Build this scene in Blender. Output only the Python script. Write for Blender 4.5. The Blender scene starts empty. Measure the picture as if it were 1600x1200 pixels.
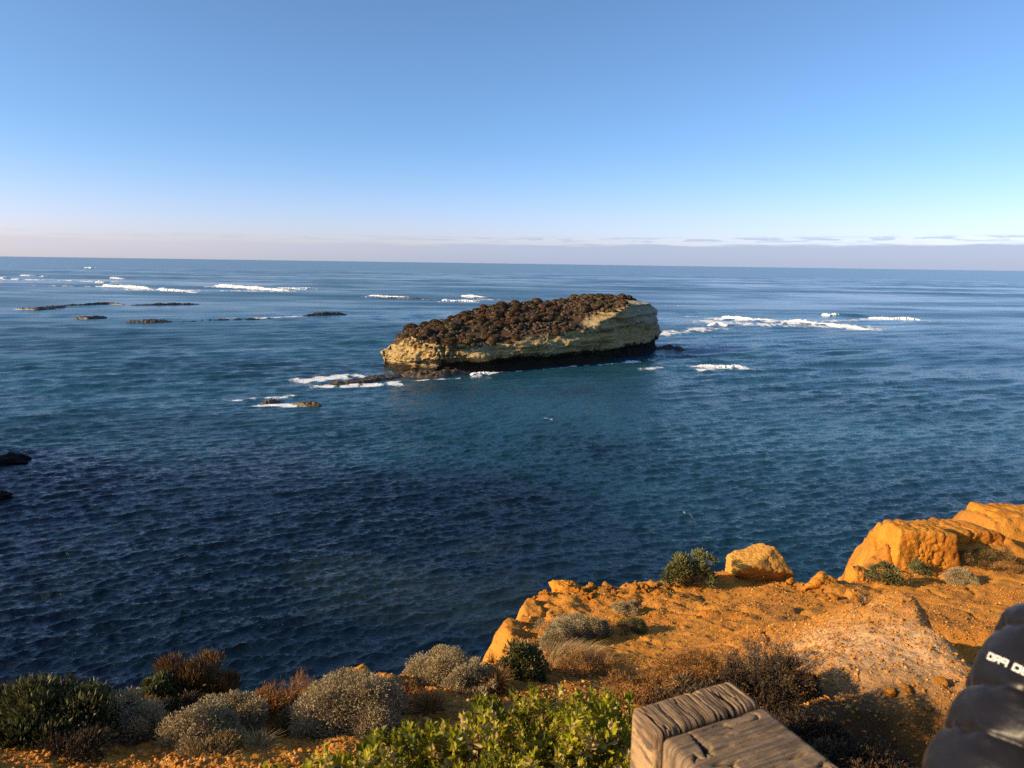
import bpy, math, random
import numpy as np, time
from math import radians, sin, cos, pi

random.seed(7)
R = np.random.default_rng(11)
scene = bpy.context.scene
col = scene.collection

# ------------------------------------------------------------------ camera
EYE = 26.0                        # metres above the sea
PITCH, ROLL = radians(9.65), radians(0.82)
FPX = 1109.0                      # focal length in pixels of a 1600 px wide picture
f_ = np.array([0, cos(PITCH), -sin(PITCH)])
r0 = np.array([1.0, 0, 0]); u0 = np.array([0, sin(PITCH), cos(PITCH)])
r_ = r0 * cos(ROLL) + u0 * sin(ROLL)
u_ = -r0 * sin(ROLL) + u0 * cos(ROLL)
CAM = np.array([0, 0, EYE])
cam = bpy.data.cameras.new("camera"); camo = bpy.data.objects.new("camera", cam); col.objects.link(camo)
from mathutils import Matrix, Vector
M = Matrix(((r_[0], u_[0], -f_[0], 0), (r_[1], u_[1], -f_[1], 0), (r_[2], u_[2], -f_[2], EYE), (0, 0, 0, 1)))
camo.matrix_world = M
cam.sensor_width = 36; cam.lens = 36 * FPX / 1600
cam.clip_start = 0.05; cam.clip_end = 100000
cam.dof.use_dof = True; cam.dof.focus_distance = 14; cam.dof.aperture_fstop = 10.0
scene.camera = camo

# ------------------------------------------------------------------ world, sun, exposure
SUN_EL = radians(21.0)
SUN_AZ = math.atan2(-0.945, -0.327)          # direction towards the sun: left, a little behind
to_sun = np.array([sin(SUN_AZ) * cos(SUN_EL), cos(SUN_AZ) * cos(SUN_EL), sin(SUN_EL)])
w = bpy.data.worlds.new("World"); scene.world = w; w.use_nodes = True
N = w.node_tree.nodes; L = w.node_tree.links
bg = N['Background']; bg.inputs['Strength'].default_value = 0.137


def nd(tree, t, **kw):
    n = tree.nodes.new(t)
    for k, v in kw.items():
        if k.startswith('i_'):
            n.inputs[k[2:].replace('_', ' ')].default_value = v
        else:
            setattr(n, k, v)
    return n


def math_n(tree, op, a, b=None, c=None, clamp=False):
    n = tree.nodes.new('ShaderNodeMath'); n.operation = op; n.use_clamp = clamp
    for i, x in enumerate((a, b, c)):
        if x is None: continue
        if isinstance(x, (int, float)): n.inputs[i].default_value = x
        else: tree.links.new(x, n.inputs[i])
    return n.outputs[0]


def mix_c(tree, fac, a, b):
    n = tree.nodes.new('ShaderNodeMix'); n.data_type = 'RGBA'
    for s, x in ((0, fac), (6, a), (7, b)):
        if isinstance(x, (int, float)): n.inputs[s].default_value = x
        elif isinstance(x, (tuple, list)): n.inputs[s].default_value = (*x[:3], 1)
        else: tree.links.new(x, n.inputs[s])
    return n.outputs[2]


def ramp(tree, x, lo, hi):
    n = tree.nodes.new('ShaderNodeMapRange'); n.interpolation_type = 'SMOOTHSTEP'
    for s, v in (('Value', x), ('From Min', lo), ('From Max', hi)):
        if isinstance(v, (int, float)): n.inputs[s].default_value = v
        else: tree.links.new(v, n.inputs[s])
    return n.outputs[0]


T = w.node_tree
sky = nd(T, 'ShaderNodeTexSky', sky_type='NISHITA', sun_disc=False, sun_elevation=SUN_EL, sun_rotation=SUN_AZ,
         altitude=30, air_density=0.66, dust_density=0.9, ozone_density=5.5)
hs = nd(T, 'ShaderNodeHueSaturation'); hs.inputs['Saturation'].default_value = 0.95; hs.inputs['Value'].default_value = 1.0
L.new(sky.outputs[0], hs.inputs['Color'])
tc = nd(T, 'ShaderNodeTexCoord'); sx = nd(T, 'ShaderNodeSeparateXYZ'); L.new(tc.outputs['Generated'], sx.inputs[0])
X, Z = sx.outputs['X'], sx.outputs['Z']
mp = nd(T, 'ShaderNodeMapping'); mp.inputs['Scale'].default_value = (9, 9, 110); L.new(tc.outputs['Generated'], mp.inputs[0])
n1 = nd(T, 'ShaderNodeTexNoise'); n1.inputs['Scale'].default_value = 1; n1.inputs['Detail'].default_value = 8; n1.inputs['Roughness'].default_value = .62
L.new(mp.outputs[0], n1.inputs['Vector'])
top = math_n(T, 'ADD', math_n(T, 'MULTIPLY', X, 0.008), 0.0255)
topn = math_n(T, 'ADD', top, math_n(T, 'MULTIPLY', math_n(T, 'SUBTRACT', n1.outputs[0], 0.5), 0.020))
band = math_n(T, 'SUBTRACT', 1.0, ramp(T, math_n(T, 'SUBTRACT', Z, topn), -0.0022, 0.0022))
mp2 = nd(T, 'ShaderNodeMapping'); mp2.inputs['Scale'].default_value = (24, 24, 340); L.new(tc.outputs['Generated'], mp2.inputs[0])
n2 = nd(T, 'ShaderNodeTexNoise'); n2.inputs['Scale'].default_value = 1; n2.inputs['Detail'].default_value = 6; n2.inputs['Roughness'].default_value = .6
L.new(mp2.outputs[0], n2.inputs['Vector'])
puff_h = math_n(T, 'SUBTRACT', 1.0, ramp(T, math_n(T, 'ABSOLUTE', math_n(T, 'SUBTRACT', Z, math_n(T, 'ADD', top, 0.0065))), 0.001, 0.0055))
puff = math_n(T, 'MULTIPLY', ramp(T, n2.outputs[0], .48, .58), puff_h)
cl = math_n(T, 'MAXIMUM', math_n(T, 'MULTIPLY', band, 0.82), math_n(T, 'MULTIPLY', puff, 0.6))
warm = ramp(T, X, -0.75, 0.1)
cl = math_n(T, 'MULTIPLY', cl, math_n(T, 'ADD', math_n(T, 'MULTIPLY', ramp(T, X, -.6, .35), .25), .75))
ccol = mix_c(T, warm, (3.15, 3.05, 3.45), (2.0, 2.4, 3.25))
tn = T.nodes.new('ShaderNodeMix'); tn.data_type = 'RGBA'; tn.blend_type = 'MULTIPLY'; tn.inputs[0].default_value = 1
L.new(hs.outputs[0], tn.inputs[6]); L.new(mix_c(T, ramp(T, Z, 0.0, 0.17), (1.52, 1.06, .96), (.96, 1.03, .97)), tn.inputs[7])   # clear marine air
skyc = mix_c(T, cl, tn.outputs[2], ccol)
L.new(skyc, bg.inputs['Color'])

sun = bpy.data.lights.new("sun", 'SUN'); suno = bpy.data.objects.new("sun", sun); col.objects.link(suno)
sun.energy = 5.0; sun.angle = radians(0.5); sun.color = (1.0, 0.74, 0.42)
suno.rotation_euler = Vector(tuple(to_sun)).to_track_quat('Z', 'Y').to_euler()
suno.location = (-50, -20, 80)

scene.view_settings.view_transform = 'Standard'; scene.view_settings.look = 'None'
scene.view_settings.exposure = 0.68; scene.view_settings.gamma = 1
scene.render.engine = 'CYCLES'
scene.cycles.use_denoising = False; scene.cycles.sample_clamp_direct = 3.0; scene.cycles.sample_clamp_indirect = 3.0
scene.cycles.max_bounces = 5; scene.cycles.diffuse_bounces = 3; scene.cycles.glossy_bounces = 3
scene.cycles.transmission_bounces = 3; scene.cycles.caustics_reflective = False; scene.cycles.caustics_refractive = False


# ------------------------------------------------------------------ helpers
def ray(px, py):
    d = f_ + r_ * ((px - 800) / FPX) - u_ * ((py - 600) / FPX)
    return d


def sea_hit(px, py, z=0.0):
    d = ray(px, py); t = (z - EYE) / d[2]
    return CAM + d * t


def project(P):
    q = np.asarray(P) - CAM
    x = q @ r_; y = q @ u_; z = q @ f_
    return 800 + FPX * x / z, 600 - FPX * y / z


def _h(ix, iy, iz, s):
    n = (ix * 374761393 + iy * 668265263 + iz * 2147483647 + s * 974634777).astype(np.uint32)
    n = (n ^ (n >> np.uint32(13))) * np.uint32(1274126177)
    n = (n ^ (n >> np.uint32(16))) * np.uint32(2246822519)
    n = n ^ (n >> np.uint32(15))
    return n.astype(np.float64) / 4294967295.0


def noise(P, s=0):
    """value noise, -1..1, P (n,3)"""
    P = np.asarray(P, float); i = np.floor(P).astype(np.int64); f = P - i
    f = f * f * f * (f * (f * 6 - 15) + 10)
    out = 0
    for dx in (0, 1):
        wx = f[:, 0] if dx else 1 - f[:, 0]
        for dy in (0, 1):
            wy = f[:, 1] if dy else 1 - f[:, 1]
            for dz in (0, 1):
                wz = f[:, 2] if dz else 1 - f[:, 2]
                out = out + wx * wy * wz * _h(i[:, 0] + dx, i[:, 1] + dy, i[:, 2] + dz, s)
    return out * 2 - 1


def fbm(P, o=4, s=0, g=.5):
    P = np.asarray(P, float); a = 1; t = 0; m = 0
    for k in range(o):
        t = t + a * noise(P * (2.03 ** k) + 17.3 * k, s + k); m += a; a *= g
    return t / m


def v3(x, y, z): return np.stack(np.broadcast_arrays(np.asarray(x, float), np.asarray(y, float), np.asarray(z, float)), -1)


def sstep(x, a, b):
    t = np.clip((x - a) / (b - a), 0, 1); return t * t * (3 - 2 * t)


def mesh(name, V, F, mat=None, parent=None, attrs=None, smooth=False, loc=None):
    V = np.asarray(V, np.float32); F = np.asarray(F, np.int32)
    me = bpy.data.meshes.new(name); k = F.shape[1]
    me.vertices.add(len(V)); me.vertices.foreach_set('co', V.ravel())
    me.loops.add(F.size); me.loops.foreach_set('vertex_index', F.ravel())
    me.polygons.add(len(F)); me.polygons.foreach_set('loop_start', np.arange(0, F.size, k, dtype=np.int32))
    for n, a in (attrs or {}).items():
        at = me.attributes.new(n, 'FLOAT', 'POINT'); at.data.foreach_set('value', np.asarray(a, np.float32))
    me.update(calc_edges=True)
    me.polygons.foreach_set('use_smooth', np.full(len(F), smooth))
    if mat: me.materials.append(mat)
    o = bpy.data.objects.new(name, me); col.objects.link(o)
    if parent: o.parent = parent
    if loc is not None: o.location = loc
    return o


def tag(o, label=None, cat=None, group=None, kind=None):
    if label: o['label'] = label
    if cat: o['category'] = cat
    if group: o['group'] = group
    if kind: o['kind'] = kind
    return o


def empty(name, loc, label, cat, group=None, rz=0):
    o = bpy.data.objects.new(name, None); col.objects.link(o); o.location = tuple(loc); o.rotation_euler = (0, 0, rz)
    o.empty_display_size = .2
    return tag(o, label, cat, group)


def grid_faces(nr, nc, wrap=False):
    i = np.arange(nr - 1)[:, None]; j = np.arange(nc if wrap else nc - 1)[None, :]
    j2 = (j + 1) % nc
    a = i * nc + j; b = i * nc + j2; c = (i + 1) * nc + j2; d = (i + 1) * nc + j
    return np.stack([a, b, c, d], -1).reshape(-1, 4)


def mat_new(name):
    m = bpy.data.materials.new(name); m.use_nodes = True
    return m, m.node_tree, m.node_tree.nodes['Principled BSDF']


def attr(T, n):
    a = T.nodes.new('ShaderNodeAttribute'); a.attribute_name = n
    return a.outputs['Fac']


def noise_n(T, scale, detail=4, rough=.55, vec=None, stretch=None):
    n = T.nodes.new('ShaderNodeTexNoise'); n.inputs['Scale'].default_value = scale
    n.inputs['Detail'].default_value = detail; n.inputs['Roughness'].default_value = rough
    if vec is None:
        g = T.nodes.new('ShaderNodeNewGeometry'); vec = g.outputs['Position']
    if stretch:
        m = T.nodes.new('ShaderNodeMapping'); m.inputs['Scale'].default_value = stretch; T.links.new(vec, m.inputs[0]); vec = m.outputs[0]
    T.links.new(vec, n.inputs['Vector'])
    return n.outputs[0]


def objco(T):
    t = T.nodes.new('ShaderNodeTexCoord'); return t.outputs['Object']


def bump(T, h, strength, dist, prev=None):
    b = T.nodes.new('ShaderNodeBump'); b.inputs['Strength'].default_value = strength; b.inputs['Distance'].default_value = dist
    T.links.new(h, b.inputs['Height'])
    if prev: T.links.new(prev, b.inputs['Normal'])
    return b.outputs[0]


# ------------------------------------------------------------------ land: one height field round the camera
BY = np.array([-30, -6, 0, 1.5, 3, 4, 8, 12, 16, 24, 40.])
BZ = np.array([-1.6, -1.65, -1.75, -1.95, -2.55, -3.0, -4.6, -5.6, -6.2, -7.0, -8.])
_yy = np.linspace(-30, 40, 1401); _zz = np.interp(_yy, BY, BZ)
_k = np.ones(31) / 31; _zz = np.convolve(np.pad(_zz, 15, mode='edge'), _k, 'valid')


def base_z(x, y): return np.interp(y, _yy, _zz) + EYE


TS = np.concatenate([np.arange(.5, 8, .05), np.arange(8, 40, .12), np.arange(40, 160, 1.0)])


def plain_hit(px, py, fn=None):
    """where the view ray through a pixel meets the land"""
    fn = fn or base_z
    d = ray(px, py); ts = TS
    for _ in range(2):
        p = CAM + d * ts[:, None]; below = p[:, 2] <= fn(p[:, 0], p[:, 1])
        i = int(np.argmax(below)) if below.any() else len(ts) - 1
        ts = np.linspace(ts[max(i - 1, 0)], ts[i], 24)
    return CAM + d * ts[max(i, 0)] if False else CAM + d * ((ts[0] + ts[-1]) / 2)


EDGE_PX = [(-420, 1130), (-200, 1105), (0, 1098), (150, 1108), (260, 1090), (400, 1092), (480, 1092), (560, 1062), (640, 1066),
           (720, 1040), (790, 1016), (803, 985), (815, 950), (836, 928), (885, 916), (960, 918), (1035, 910), (1130, 890), (1180, 895), (1240, 906),
           (1290, 912), (1330, 907), (1358, 888), (1380, 812), (1470, 808), (1530, 812), (1600, 800), (1700, 790)]
edge = [plain_hit(*p)[:2] for p in EDGE_PX]
poly = [(-100, 80), (-88, 74), (-84, 62), (-86, 48), (-78, 34), (-66, 22), (-44, 9), (-16, 5.0), (-9, 4.9)] + [tuple(e) for e in edge] + \
       [(26, 19), (48, 20), (90, 6), (130, -40), (130, -200), (-320, -200), (-320, 80)]
PA = np.array(poly); PB = np.roll(PA, -1, 0)


def land_sd(x, y):
    """signed distance to the land outline, positive on land"""
    x = np.asarray(x, float); y = np.asarray(y, float)
    d2 = np.full(x.shape, 1e12); ins = np.zeros(x.shape, bool)
    for (ax, ay), (bx, by) in zip(PA, PB):
        ex, ey = bx - ax, by - ay
        t = np.clip(((x - ax) * ex + (y - ay) * ey) / (ex * ex + ey * ey), 0, 1)
        d2 = np.minimum(d2, (x - ax - t * ex) ** 2 + (y - ay - t * ey) ** 2)
        c = (ay > y) != (by > y)
        with np.errstate(divide='ignore', invalid='ignore'):
            xi = (bx - ax) * (y - ay) / (by - ay) + ax
        ins ^= c & (x < xi)
    d = np.sqrt(d2)
    return np.where(ins, d, -d)


RA, RB = np.array([4.30, 7.25]), np.array([3.78, 5.45])      # crest of the pale mound


_b = plain_hit(1436, 884); _c = plain_hit(1492, 866); _d = plain_hit(1600, 846)
BLOCKS = [(_b[0] + .08, _b[1] + .62, .55, .45, .30, .24, .30, .5), (_c[0] + .1, _c[1] + .85, 1.15, .40, .32, .6, 1.2, .6), (_d[0] + .62, _d[1] + .9, 1.1, .7, .42, .2, .3, .2),
          (_b[0] - .45, _b[1] + .40, .15, .30, .15, .3, .3, .3)]


def land_h(x, y, fine=True):
    x = np.asarray(x, float); y = np.asarray(y, float)
    P = v3(x, y, 0)
    sd = land_sd(x, y)
    n1 = fbm(P * .9, 4, 3); n2 = fbm(P * 3.1, 4, 9)
    sdn = sd + .15 * n1 * sstep(np.abs(sd), 3, .3) + .10 * n2 + .06 * fbm(P * 7, 3, 15)
    h = base_z(x, y) + .07 * n1 * sstep(y, 3, 6)
    # pale mound: gentle on its left, steep into a hollow on its right
    ax = RB - RA; Ln = np.hypot(*ax); ax = ax / Ln
    t = ((x - RA[0]) * ax[0] + (y - RA[1]) * ax[1]) / Ln
    s = (x - RA[0]) * -ax[1] + (y - RA[1]) * ax[0]
    s = s + .14 * n1 + .12 * fbm(P * 1.9, 3, 71) + .04 * n2
    hh = .80 * np.exp(-np.clip(-t, 0, 9) ** 2 * 2.4) * (1 - .66 * np.clip(t, 0, 1.4)) * (t < 1.6)
    hh = hh * sstep(t, 1.6, .9)
    left = np.where(s > 0, 0, 1)
    h = h + np.where(s < 0, hh * np.exp(-(s / 1.25) ** 2), hh * np.exp(-(s / .38) ** 2))
    alng = sstep(t, -1.3, -.5) * sstep(t, 2.2, 1.2)
    h = h - .95 * sstep(s, .12, .8) * sstep(s, 4.6, 1.8) * alng
    # eroded block and ledge at the rim
    wx, wy = x + .10 * n1 + .035 * n2, y + .12 * fbm(P * 1.1, 3, 91) + .035 * n2
    for (bx, by, hx, hy, hh_, sx_, sf, sb) in BLOCKS:
        blk = sstep(wx, bx - hx - sx_, bx - hx + .02) * sstep(wx, bx + hx + .3, bx + hx) * sstep(wy, by - hy - sf, by - hy + .1) * sstep(wy, by + hy + sb, by + hy)
        blk = .55 * sstep(blk, .0, .42) + .45 * sstep(blk, .5, 1.0)
        h = h + hh_ * blk * (1 + .08 * n2 + .14 * fbm(P * 2.2, 3, 95)) + .05 * n2 * blk + .07 * fbm(P * 6, 4, 97, .6) * blk * (1 if fine else 0)
    # small scarp on the camera side of the mound
    ys = 5.1 + .18 * n1
    h = h - .42 * sstep(y, ys + .06, ys - .2) * sstep(y, 2.6, 4.0) * sstep(x, 2.3, 3.0) * sstep(x, 6, 4.6)
    # rim and surface relief
    h = h + .10 * n2 * sstep(sd, 1.6, .1) * (sd > -.3) + .03 * n2 + .035 * fbm(P * 1.8, 4, 81) - .05 * np.exp(-(fbm(P * .8, 3, 83) / .05) ** 2) * sstep(y, 5, 7)
    if fine:
        h = h + .045 * np.clip(fbm(P * 8, 4, 21, .65), -.2, 1)
    # cliff
    d = np.clip(-sdn, 0, None)
    ledge = 1.5 * noise(v3(x * .25, y * .25, 0), 5) * sstep(d, .8, 4)
    drop = np.where(d < .55, 1.7 * d, 0.935 + (d - .55) * 3.1) + ledge * .5
    far = sstep(np.hypot(x, y), 25, 60)
    drop = drop * (1 - far) + far * d * 2.4
    h = np.where(d > 0, h - drop, h)
    return np.maximum(h, -4)


def fan(r, dense=46, nd_=760, coarse=70):
    a1 = np.linspace(-dense, dense, nd_)
    a2 = np.linspace(dense, 360 - dense, coarse + 2)[1:-1]
    a = np.radians(np.concatenate([a1, a2]))
    rr, aa = np.meshgrid(r, a, indexing='ij')
    return rr * np.sin(aa), rr * np.cos(aa), len(r), len(a)


rl = np.concatenate([[0.01], np.geomspace(1.2, 34, 820), np.geomspace(36, 260, 60)])
gx, gy, nr, nc = fan(rl, dense=47, nd_=640, coarse=90)
gh = land_h(gx.ravel(), gy.ravel())
P0 = v3(gx.ravel(), gy.ravel(), 0)
pale = np.exp(-(((P0[:, 0] - 3.35) / .85) ** 2 + ((P0[:, 1] - 6.1) / .95) ** 2)) * (1 + 1.0 * fbm(P0 * 1.6, 4, 40))
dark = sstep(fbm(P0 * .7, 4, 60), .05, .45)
soil_shade = np.clip(np.exp(-(((P0[:, 0] - 2.45) / 1.25) ** 2 + ((P0[:, 1] - 4.55) / .85) ** 2)) * (1.7 + 1.2 * fbm(P0 * 2.2, 4, 62)), 0, 1)  # shadow in the hollow, painted into the soil colour
m, T, bs = mat_new('ochre_soil')
nA = noise_n(T, 1.3, 5, .6); nB = noise_n(T, 26, 4, .65); nC = noise_n(T, 95, 3, .6)
c = mix_c(T, ramp(T, nA, .35, .68), (0.57, 0.245, 0.036), (0.45, 0.175, 0.024))
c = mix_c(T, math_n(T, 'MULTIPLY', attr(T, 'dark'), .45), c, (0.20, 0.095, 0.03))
c = mix_c(T, math_n(T, 'MULTIPLY', math_n(T, 'MULTIPLY', attr(T, 'pale'), 1.0, clamp=True), ramp(T, nB, .34, .52)), c, (0.58, 0.37, 0.19))
c = mix_c(T, ramp(T, nB, .56, .72), c, (0.16, 0.07, 0.02))
c = mix_c(T, math_n(T, 'MULTIPLY', ramp(T, nC, .60, .72), .6), c, (0.60, 0.36, 0.14))
c = mix_c(T, math_n(T, 'MULTIPLY', attr(T, 'soil_shade'), .85), c, (0.060, 0.034, 0.018))
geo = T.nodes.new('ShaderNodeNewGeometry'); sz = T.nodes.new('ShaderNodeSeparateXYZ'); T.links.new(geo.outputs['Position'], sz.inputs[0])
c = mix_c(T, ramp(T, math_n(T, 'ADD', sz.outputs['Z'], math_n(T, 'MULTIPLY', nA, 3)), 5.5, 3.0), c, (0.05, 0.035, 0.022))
T.links.new(c, bs.inputs['Base Color']); bs.inputs['Roughness'].default_value = .95; bs.inputs['Specular IOR Level'].default_value = .15
b = bump(T, nB, .8, .035); b = bump(T, nC, .7, .012, b); T.links.new(b, bs.inputs['Normal'])
SOIL = m
land = mesh('ground', v3(gx.ravel(), gy.ravel(), gh), grid_faces(nr, nc, True)[:, ::-1], SOIL, attrs={'pale': pale, 'dark': dark, 'soil_shade': soil_shade}, smooth=True)
tag(land, kind='structure')


def ground_hit(px, py): return plain_hit(px, py, lambda x, y: land_h(x, y, False))


def rim_hit(px, py, m=.12):
    """as ground_hit, but kept on the clifftop"""
    p = ground_hit(px, py)
    for _ in range(20):
        if land_sd(p[:1], p[1:2])[0] > m: break
        py += 3; p = ground_hit(px, py)
    return p


# ------------------------------------------------------------------ sea
tt = np.concatenate([np.linspace(1.05, 0.0012, 1450)])
rs = np.concatenate([[.01, 10], EYE / tt, [30000, 60000]])
sxg, syg, nr, nc = fan(rs, dense=45, nd_=900, coarse=60)
x = sxg.ravel(); y = syg.ravel(); rad = np.hypot(x, y)
dr = np.gradient(rs)[:, None].repeat(nc, 1).ravel() * 1.0
dr = np.maximum(dr, .5 * rad * np.radians(90 / 900))
rng = np.random.default_rng(5)
z = np.zeros_like(x); dx = np.zeros_like(x); dy = np.zeros_like(x)
gust = 1 + .6 * fbm(v3(x / 26, y / 26, 0), 3, 70)
NW = 140
outer = sstep(rad, 85, 210)
rough2 = np.zeros_like(x)
for k in range(NW):
    lam = np.geomspace(.30, 17.0, NW)[k] * rng.uniform(.95, 1.05)
    th = radians(110) + rng.normal(0, .21 if lam > 1 else .4) + (.6 if k % 7 == 0 else 0)
    kx, ky = cos(th) * 2 * pi / lam, sin(th) * 2 * pi / lam
    slope = .050 * (1.2 if .7 < lam < 2.8 else .85) * rng.uniform(.6, 1.35) * (outer / (1 + (lam / 11) ** 2) + (1 - outer) / (1 + (lam / 2.9) ** 2))
    amp = slope * lam / (2 * pi)
    att = sstep(lam / dr, 1.4, 3.2)
    rough2 += (slope ** 2) / 2 * (1 - att ** 2)
    ph = kx * x + ky * y + rng.uniform(0, 6.28)
    a = amp * att * gust
    z += a * (np.sin(ph) + .22 * np.sin(2 * ph + 1.57)); q = 1.0
    dx += q * a * cos(th) * np.cos(ph); dy += q * a * sin(th) * np.cos(ph)
for k in range(10):                                   # long swell
    lam = rng.uniform(30, 75); th = radians(97) + rng.normal(0, .12)
    ph = (cos(th) * x + sin(th) * y) * 2 * pi / lam + rng.uniform(0, 6.28)
    z += .05 * np.sin(ph) * sstep(lam / dr, 1.6, 4)


def seg_d(p, q):
    ex, ey = q[0] - p[0], q[1] - p[1]
    t = np.clip(((x - p[0]) * ex + (y - p[1]) * ey) / (ex * ex + ey * ey), 0, 1)
    return np.hypot(x - p[0] - t * ex, y - p[1] - t * ey), t


foam = np.zeros_like(x)
FOAM = [(1125, 497, 1280, 508, 6, .95), (1280, 508, 1362, 515.5, 5, .95), (1357, 498.5, 1438, 501, 6, .85), (160, 447.5, 240, 453, 10, .9), (245, 453.5, 300, 456.5, 9, .85), (336, 448, 450, 455, 12, .95),
        (430, 452.5, 496, 452, 9, .8), (572, 463.5, 640, 465.5, 5, .85), (690, 471, 745, 472, 5, .9), (720, 464, 760, 466, 6, .85), (0, 435.8, 90, 438, 16, .75), (1440, 502, 1480, 505, 5, .5), (1090, 573, 1170, 577, 2.6, .95),
        # pixel stroke on the sea, half-width in metres, strength
    (480, 594, 560, 588, 3.4, .85), (500, 604, 625, 600, 2.4, .9), (540, 586, 610, 581, 1.6, .5), (625, 598, 735, 590, 1.1, .95), (735, 590, 772, 581, 1.5, 1.0),
    (772, 582, 850, 577, 1.0, .62), (850, 576, 940, 570, 1.1, .7), (940, 570, 1040, 560, 1.7, .75), (1000, 576, 1060, 573, 1.2, .6),
    (362, 626, 395, 625, 1.2, .62), (398, 622, 440, 620, 1.8, .85), (402, 634, 495, 634, 1.3, .9), (445, 617, 460, 616, 1.0, .7),
    (380, 548, 430, 545, 2, .42), (1040, 522, 1110, 513, 9, .70), (1110, 503, 1230, 508, 11, .80), (1180, 507, 1350, 513, 10, .70), (1120, 499, 1360, 509, 8, .85),
    (1230, 505, 1380, 498, 8, .6), (1090, 577, 1165, 575, 2.0, .72), (1060, 493, 1120, 497, 5, .6),
    (0, 436, 170, 440, 26, .66), (60, 446, 250, 450, 12, .55), (170, 452, 420, 455, 9, .7), (340, 449, 480, 450, 12, .55), (90, 480, 80, 480, 3, .8), (25, 484, 85, 482, 3.5, .72),
    (570, 465, 680, 468, 5, .62), (690, 470, 780, 468, 7, .72), (720, 463, 800, 468, 5, .55), (400, 497, 490, 493, 3, .78), (330, 497, 400, 496, 3, .5),
    (852, 652, 861, 654, .6, .85), (884, 678, 905, 683, .35, .36), (850, 700, 868, 706, .5, .42),
    (1066, 797, 1088, 812, .22, .45), (985, 664, 1010, 672, .6, .36), (975, 628, 1000, 630, .5, .36),
    (870, 665, 960, 705, .3, .34), (30, 705, 40, 712, .8, .5), (1180, 560, 1210, 562, 1.2, .45), (640, 440, 680, 441, 8, .35), (1060, 478, 1090, 478, 5, .5)]
for px0, py0, px1, py1, wd, st in FOAM:
    st *= .72 if wd < .9 else (1.05 if wd < 2.6 else 1)
    p, q = sea_hit(px0, py0), sea_hit(px1, py1 + .01)
    d, t = seg_d(p, q)
    foam = np.maximum(foam, st * np.exp(-(d / wd) ** 2 * .9))
lace = fbm(v3(x / 1.6, y / 2.6, 0), 4, 90); lace2 = fbm(v3(x / 7, y / 10, 0), 3, 95)
foam = np.clip(foam * .92 * (1 + 1.3 * lace + .9 * lace2), 0, 1)
for px0, py0, px1, py1, hgt, wd in [(1285, 491, 1362, 495, 1.5, 5), (1060, 488, 1285, 490, .8, 6), (1330, 480, 1560, 488, .7, 8), (640, 448, 860, 458, 1.2, 10),
                                    (830, 460, 1040, 466, 1.2, 11), (480, 444, 580, 450, 1.1, 9), (200, 441, 300, 442, 1.0, 16), (1060, 466, 1300, 474, .6, 9),
                                    (0, 516, 160, 504, .5, 5), (160, 449, 480, 452, .7, 8), (1100, 497, 1370, 512, .7, 4)]:
    d, t = seg_d(sea_hit(px0, py0), sea_hit(px1, py1)); z += hgt * np.exp(-(d / wd) ** 2) * np.sin(pi * np.clip(t, .02, .98)) ** .5
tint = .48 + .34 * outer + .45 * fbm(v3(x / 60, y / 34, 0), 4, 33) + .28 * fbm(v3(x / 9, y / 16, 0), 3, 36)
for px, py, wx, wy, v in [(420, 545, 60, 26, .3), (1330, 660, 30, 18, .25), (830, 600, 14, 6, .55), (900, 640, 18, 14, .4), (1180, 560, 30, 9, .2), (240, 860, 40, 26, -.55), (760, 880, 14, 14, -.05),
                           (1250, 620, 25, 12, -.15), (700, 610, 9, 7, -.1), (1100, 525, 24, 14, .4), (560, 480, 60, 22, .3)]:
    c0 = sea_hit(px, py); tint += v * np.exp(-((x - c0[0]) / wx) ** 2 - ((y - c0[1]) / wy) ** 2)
weed = sstep(fbm(v3(x / 13, y / 11, 0), 4, 44), .02, .32) * sstep(y, 90, 50)
V = v3(x + dx, y + dy, z)
m, T, bs = mat_new('sea_water')
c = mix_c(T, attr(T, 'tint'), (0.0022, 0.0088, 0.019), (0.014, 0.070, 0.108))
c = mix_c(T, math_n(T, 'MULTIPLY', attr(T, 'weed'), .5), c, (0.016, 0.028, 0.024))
g = T.nodes.new('ShaderNodeNewGeometry')
ns = noise_n(T, 2.3, 6, .66, g.outputs['Position'], (.75, 1.25, 1))
nb = noise_n(T, 8, 4, .6, g.outputs['Position'], (.7, 1.3, 1))
fm = attr(T, 'foam')
fl = noise_n(T, 2.2, 8, .75, g.outputs['Position'], (.7, 1.3, 1))
ff = ramp(T, math_n(T, 'ADD', fm, math_n(T, 'MULTIPLY', math_n(T, 'SUBTRACT', fl, .5), 1.9)), .42, .76)
ff = math_n(T, 'MULTIPLY', ff, ramp(T, fm, .05, .3))
c = mix_c(T, ff, c, (0.78, 0.80, 0.80))
T.links.new(c, bs.inputs['Base Color'])
rg = math_n(T, 'ADD', math_n(T, 'MULTIPLY', ff, .7), math_n(T, 'ADD', math_n(T, 'MULTIPLY', attr(T, 'chop'), .5), .06)); T.links.new(rg, bs.inputs['Roughness'])
bs.inputs['IOR'].default_value = 1.333
n0 = noise_n(T, .55, 3, .6, g.outputs['Position'], (.7, 1.4, 1))
nr_ = math_n(T, 'ADD', .22, math_n(T, 'MULTIPLY', attr(T, 'near'), .45)); nprev = None
for h_, d_ in ((n0, .5), (ns, .17), (nb, .03)):
    bn = T.nodes.new('ShaderNodeBump'); bn.inputs['Distance'].default_value = d_; T.links.new(h_, bn.inputs['Height']); T.links.new(nr_, bn.inputs['Strength'])
    if nprev: T.links.new(nprev, bn.inputs['Normal'])
    nprev = bn.outputs[0]
b = nprev; T.links.new(b, bs.inputs['Normal'])
SEA = m
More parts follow.
